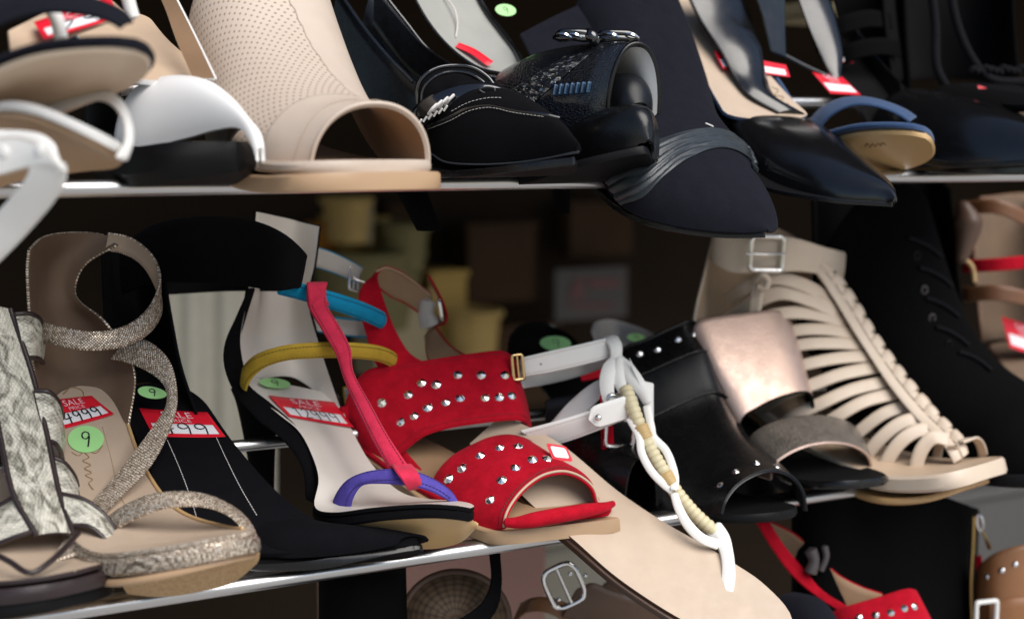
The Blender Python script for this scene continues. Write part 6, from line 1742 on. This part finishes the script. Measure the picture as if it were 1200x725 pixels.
# ---------------------------------------------------------------- black boot with a brass zip
s = thing('ankle_boot', 'black suede ankle boot with brass zip and ring pull under the cage sandal', 'ankle boot', at_base(1050, 800, 4, LOW - .235))
top = [(930, 585, 4), (955, 579, 1.4), (1020, 578, .2), (1090, 580, .6), (1140, 595, 3.4), (1138, 596, 9), (1080, 590, 13), (1000, 590, 13), (945, 590, 10)]
rows = [PL(top), PL([(x - (2 if x > 1100 else 0), y + 70, d) for x, y, d in top]), PL([(x - (3 if x > 1100 else 0), y + 150, d - .6) for x, y, d in top]), PL([(x, y + 240, d - 1.6) for x, y, d in top])]
shell('shaft', loft(rows, 20, 60, True), .003, BK, s, P(1040, 680, 6), cv=True)
zl = [(1141, 604, 1.9), (1140, 640, 1.8), (1138, 680, 1.6), (1139, 730, 1.4)]
c = spline(PL(zl), 60)
V, F = tube_vf(c, np.array([.17 + .05 * (i % 2) for i in range(60)]) / 100, 8)
build('zip', V, F, M['zip_brass'], s)
tube('zip_pull', [(1146, 602, 1.6), (1150, 606, 1.4), (1152, 616, 1.4), (1149, 622, 1.6), (1145, 614, 1.7)], .13, M['silver'], s, n=24, closed=True)
tube('zip_pull', [(1152, 622, 1.4), (1156, 632, 1.3), (1160, 642, 1.3)], [.08, .14, .2], M['zip_brass'], s, n=12)
sole('outsole', [(1060, 790, 12), (1050, 830, 3), (1040, 880, -5)], [3.6, 4.2, 4.2], 1.0, [M['black_rubber']] * 3, s)

# ---------------------------------------------------------------- second red studded sandal below
s = thing('sandal', 'red suede studded sandal on the bottom tier in front of the zipped black boot', 'sandal', at_base(1030, 790, -2, LOW - .235))
A = [(880, 606, 5), (905, 616, 4), (935, 634, 2.6), (962, 660, 1), (1000, 686, -.6), (1040, 696, -1.6)]
B = [(900, 612, 7), (940, 646, 4.6), (960, 676, 2.6), (982, 706, .8), (1020, 726, -.6), (1050, 735, -1.4)]
band('heel_strap', [(902, 612, 4.4), (930, 626, 3), (956, 648, 1.6), (980, 672, .4), (1010, 688, -.6), (1034, 696, -1.4)], [(905, 632, 5.4), (935, 660, 3.6), (958, 690, 2), (980, 712, .6), (1005, 722, -.4), (1030, 730, -1.2)], .002, [M['tan_lining'], M['red_suede'], M['red_suede']], s, P(960, 640, 8), 26, 5)
band('quarter', [(888, 612, 3.6), (905, 640, 2.8), (925, 668, 2), (950, 692, 1), (985, 716, 0)], [(902, 612, 3.4), (920, 640, 2.6), (945, 670, 1.6), (962, 690, .8), (995, 712, -.2)], .002, RED, s, P(960, 640, 6), 22, 4)
tube('elastic', [(950, 644, 1.3), (954, 656, 1.1), (950, 670, 1.2)], [.5, .4, .5], M['elastic'], s, n=12)
tube('elastic', [(966, 640, 1), (968, 652, .8), (962, 668, .9)], [.3, .25, .25], M['elastic'], s, n=12)
rr = loft([PL([(960, 740, 2), (968, 722, .6), (990, 712, -.8), (1030, 700, -2.2), (1068, 690, -3), (1078, 700, -1)]), PL([(975, 770, .6), (980, 752, -.8), (1000, 742, -2), (1040, 730, -3.4), (1084, 722, -4), (1096, 735, -2)]), PL([(985, 800, -1), (990, 785, -2.2), (1010, 775, -3.4), (1050, 763, -4.6), (1098, 755, -5), (1110, 768, -3)])], 20, 40)
rb = shell('ankle_band', rr, .003, RED, s, P(1030, 760, 5))
for x, y in ((1006, 723), (1026, 720), (1044, 717), (1060, 712), (1072, 710)):
    q, nn = rb.at(x, y); stud('cone', q, nn, .30, M['silver'], s)
sole('footbed', [(930, 700, 6), (980, 780, 0), (1030, 850, -5)], [2.8, 3.4, 4], .8, [M['tan_lining'], M['red_suede'], M['tan_sole']], s)

s = thing('pump', 'dark navy shoe tip between the beige sole and lower red sandal', 'pump', at_base(950, 790, -3, LOW - .235))
usurf('vamp', [U((925, 694, 0), 2.8, -12, 2.4), U((948, 700, -2), 3.0, -13, 2.3), U((966, 730, -5), 2.6, -14, 2.3), U((980, 770, -8), 1, -15, 2.2)], .002, NV, s, 20)
sole('outsole', [(900, 760, 4), (940, 790, -2), (980, 810, -8)], [2.6, 3.0, 1.4], .5, [M['black_rubber']] * 3, s)

# ---------------------------------------------------------------- tan studded shoe with white buckle at the corner
s = thing('shoe', 'tan leather shoe with silver studs and a white square buckle in the corner', 'shoe', at_base(1190, 790, -2, LOW - .235))
rr = loft([PL([(1142, 690, 4), (1146, 664, 1.6), (1165, 650, -.2), (1200, 640, -1.6), (1250, 640, -2)]), PL([(1142, 730, 3.4), (1146, 704, 1), (1168, 694, -.8), (1205, 686, -2.2), (1258, 686, -2.6)]), PL([(1144, 780, 2.8), (1150, 752, .4), (1172, 744, -1.4), (1210, 738, -2.8), (1264, 738, -3.2)])], 24, 36)
ts = shell('upper', rr, .003, [M['tan_leather'], M['tan_lining'], M['tan_leather']], s, P(1200, 720, 6))
for x, y in ((1156, 675), (1174, 668), (1190, 661)):
    q, nn = ts.at(x, y); stud('dome', q, nn, .26, M['silver'], s)
frame('buckle', P(1156, 718, -1.2), (1, -.2, 0), (0, 0, 1), 1.9, 1.9, .2, M['white_paint_metal'], s, .15, False)
band('strap', [(1160, 706, -.6), (1185, 702, -1.8), (1215, 700, -2.8)], [(1160, 735, -.8), (1185, 732, -2), (1215, 730, -3)], .002, [M['tan_leather']] * 3, s, P(1200, 720, 5), 12, 4)
band('sale_strip', [(1143, 652, 2), (1150, 650, 1.4)], [(1144, 668, 1.8), (1151, 664, 1.2)], .0005, [M['sale_red']] * 3, s, P(1160, 660, 5), 4, 3)
sole('outsole', [(1170, 770, 8), (1190, 810, 2), (1215, 850, -5)], [3, 3.6, 4], .8, [M['stack']] * 3, s)
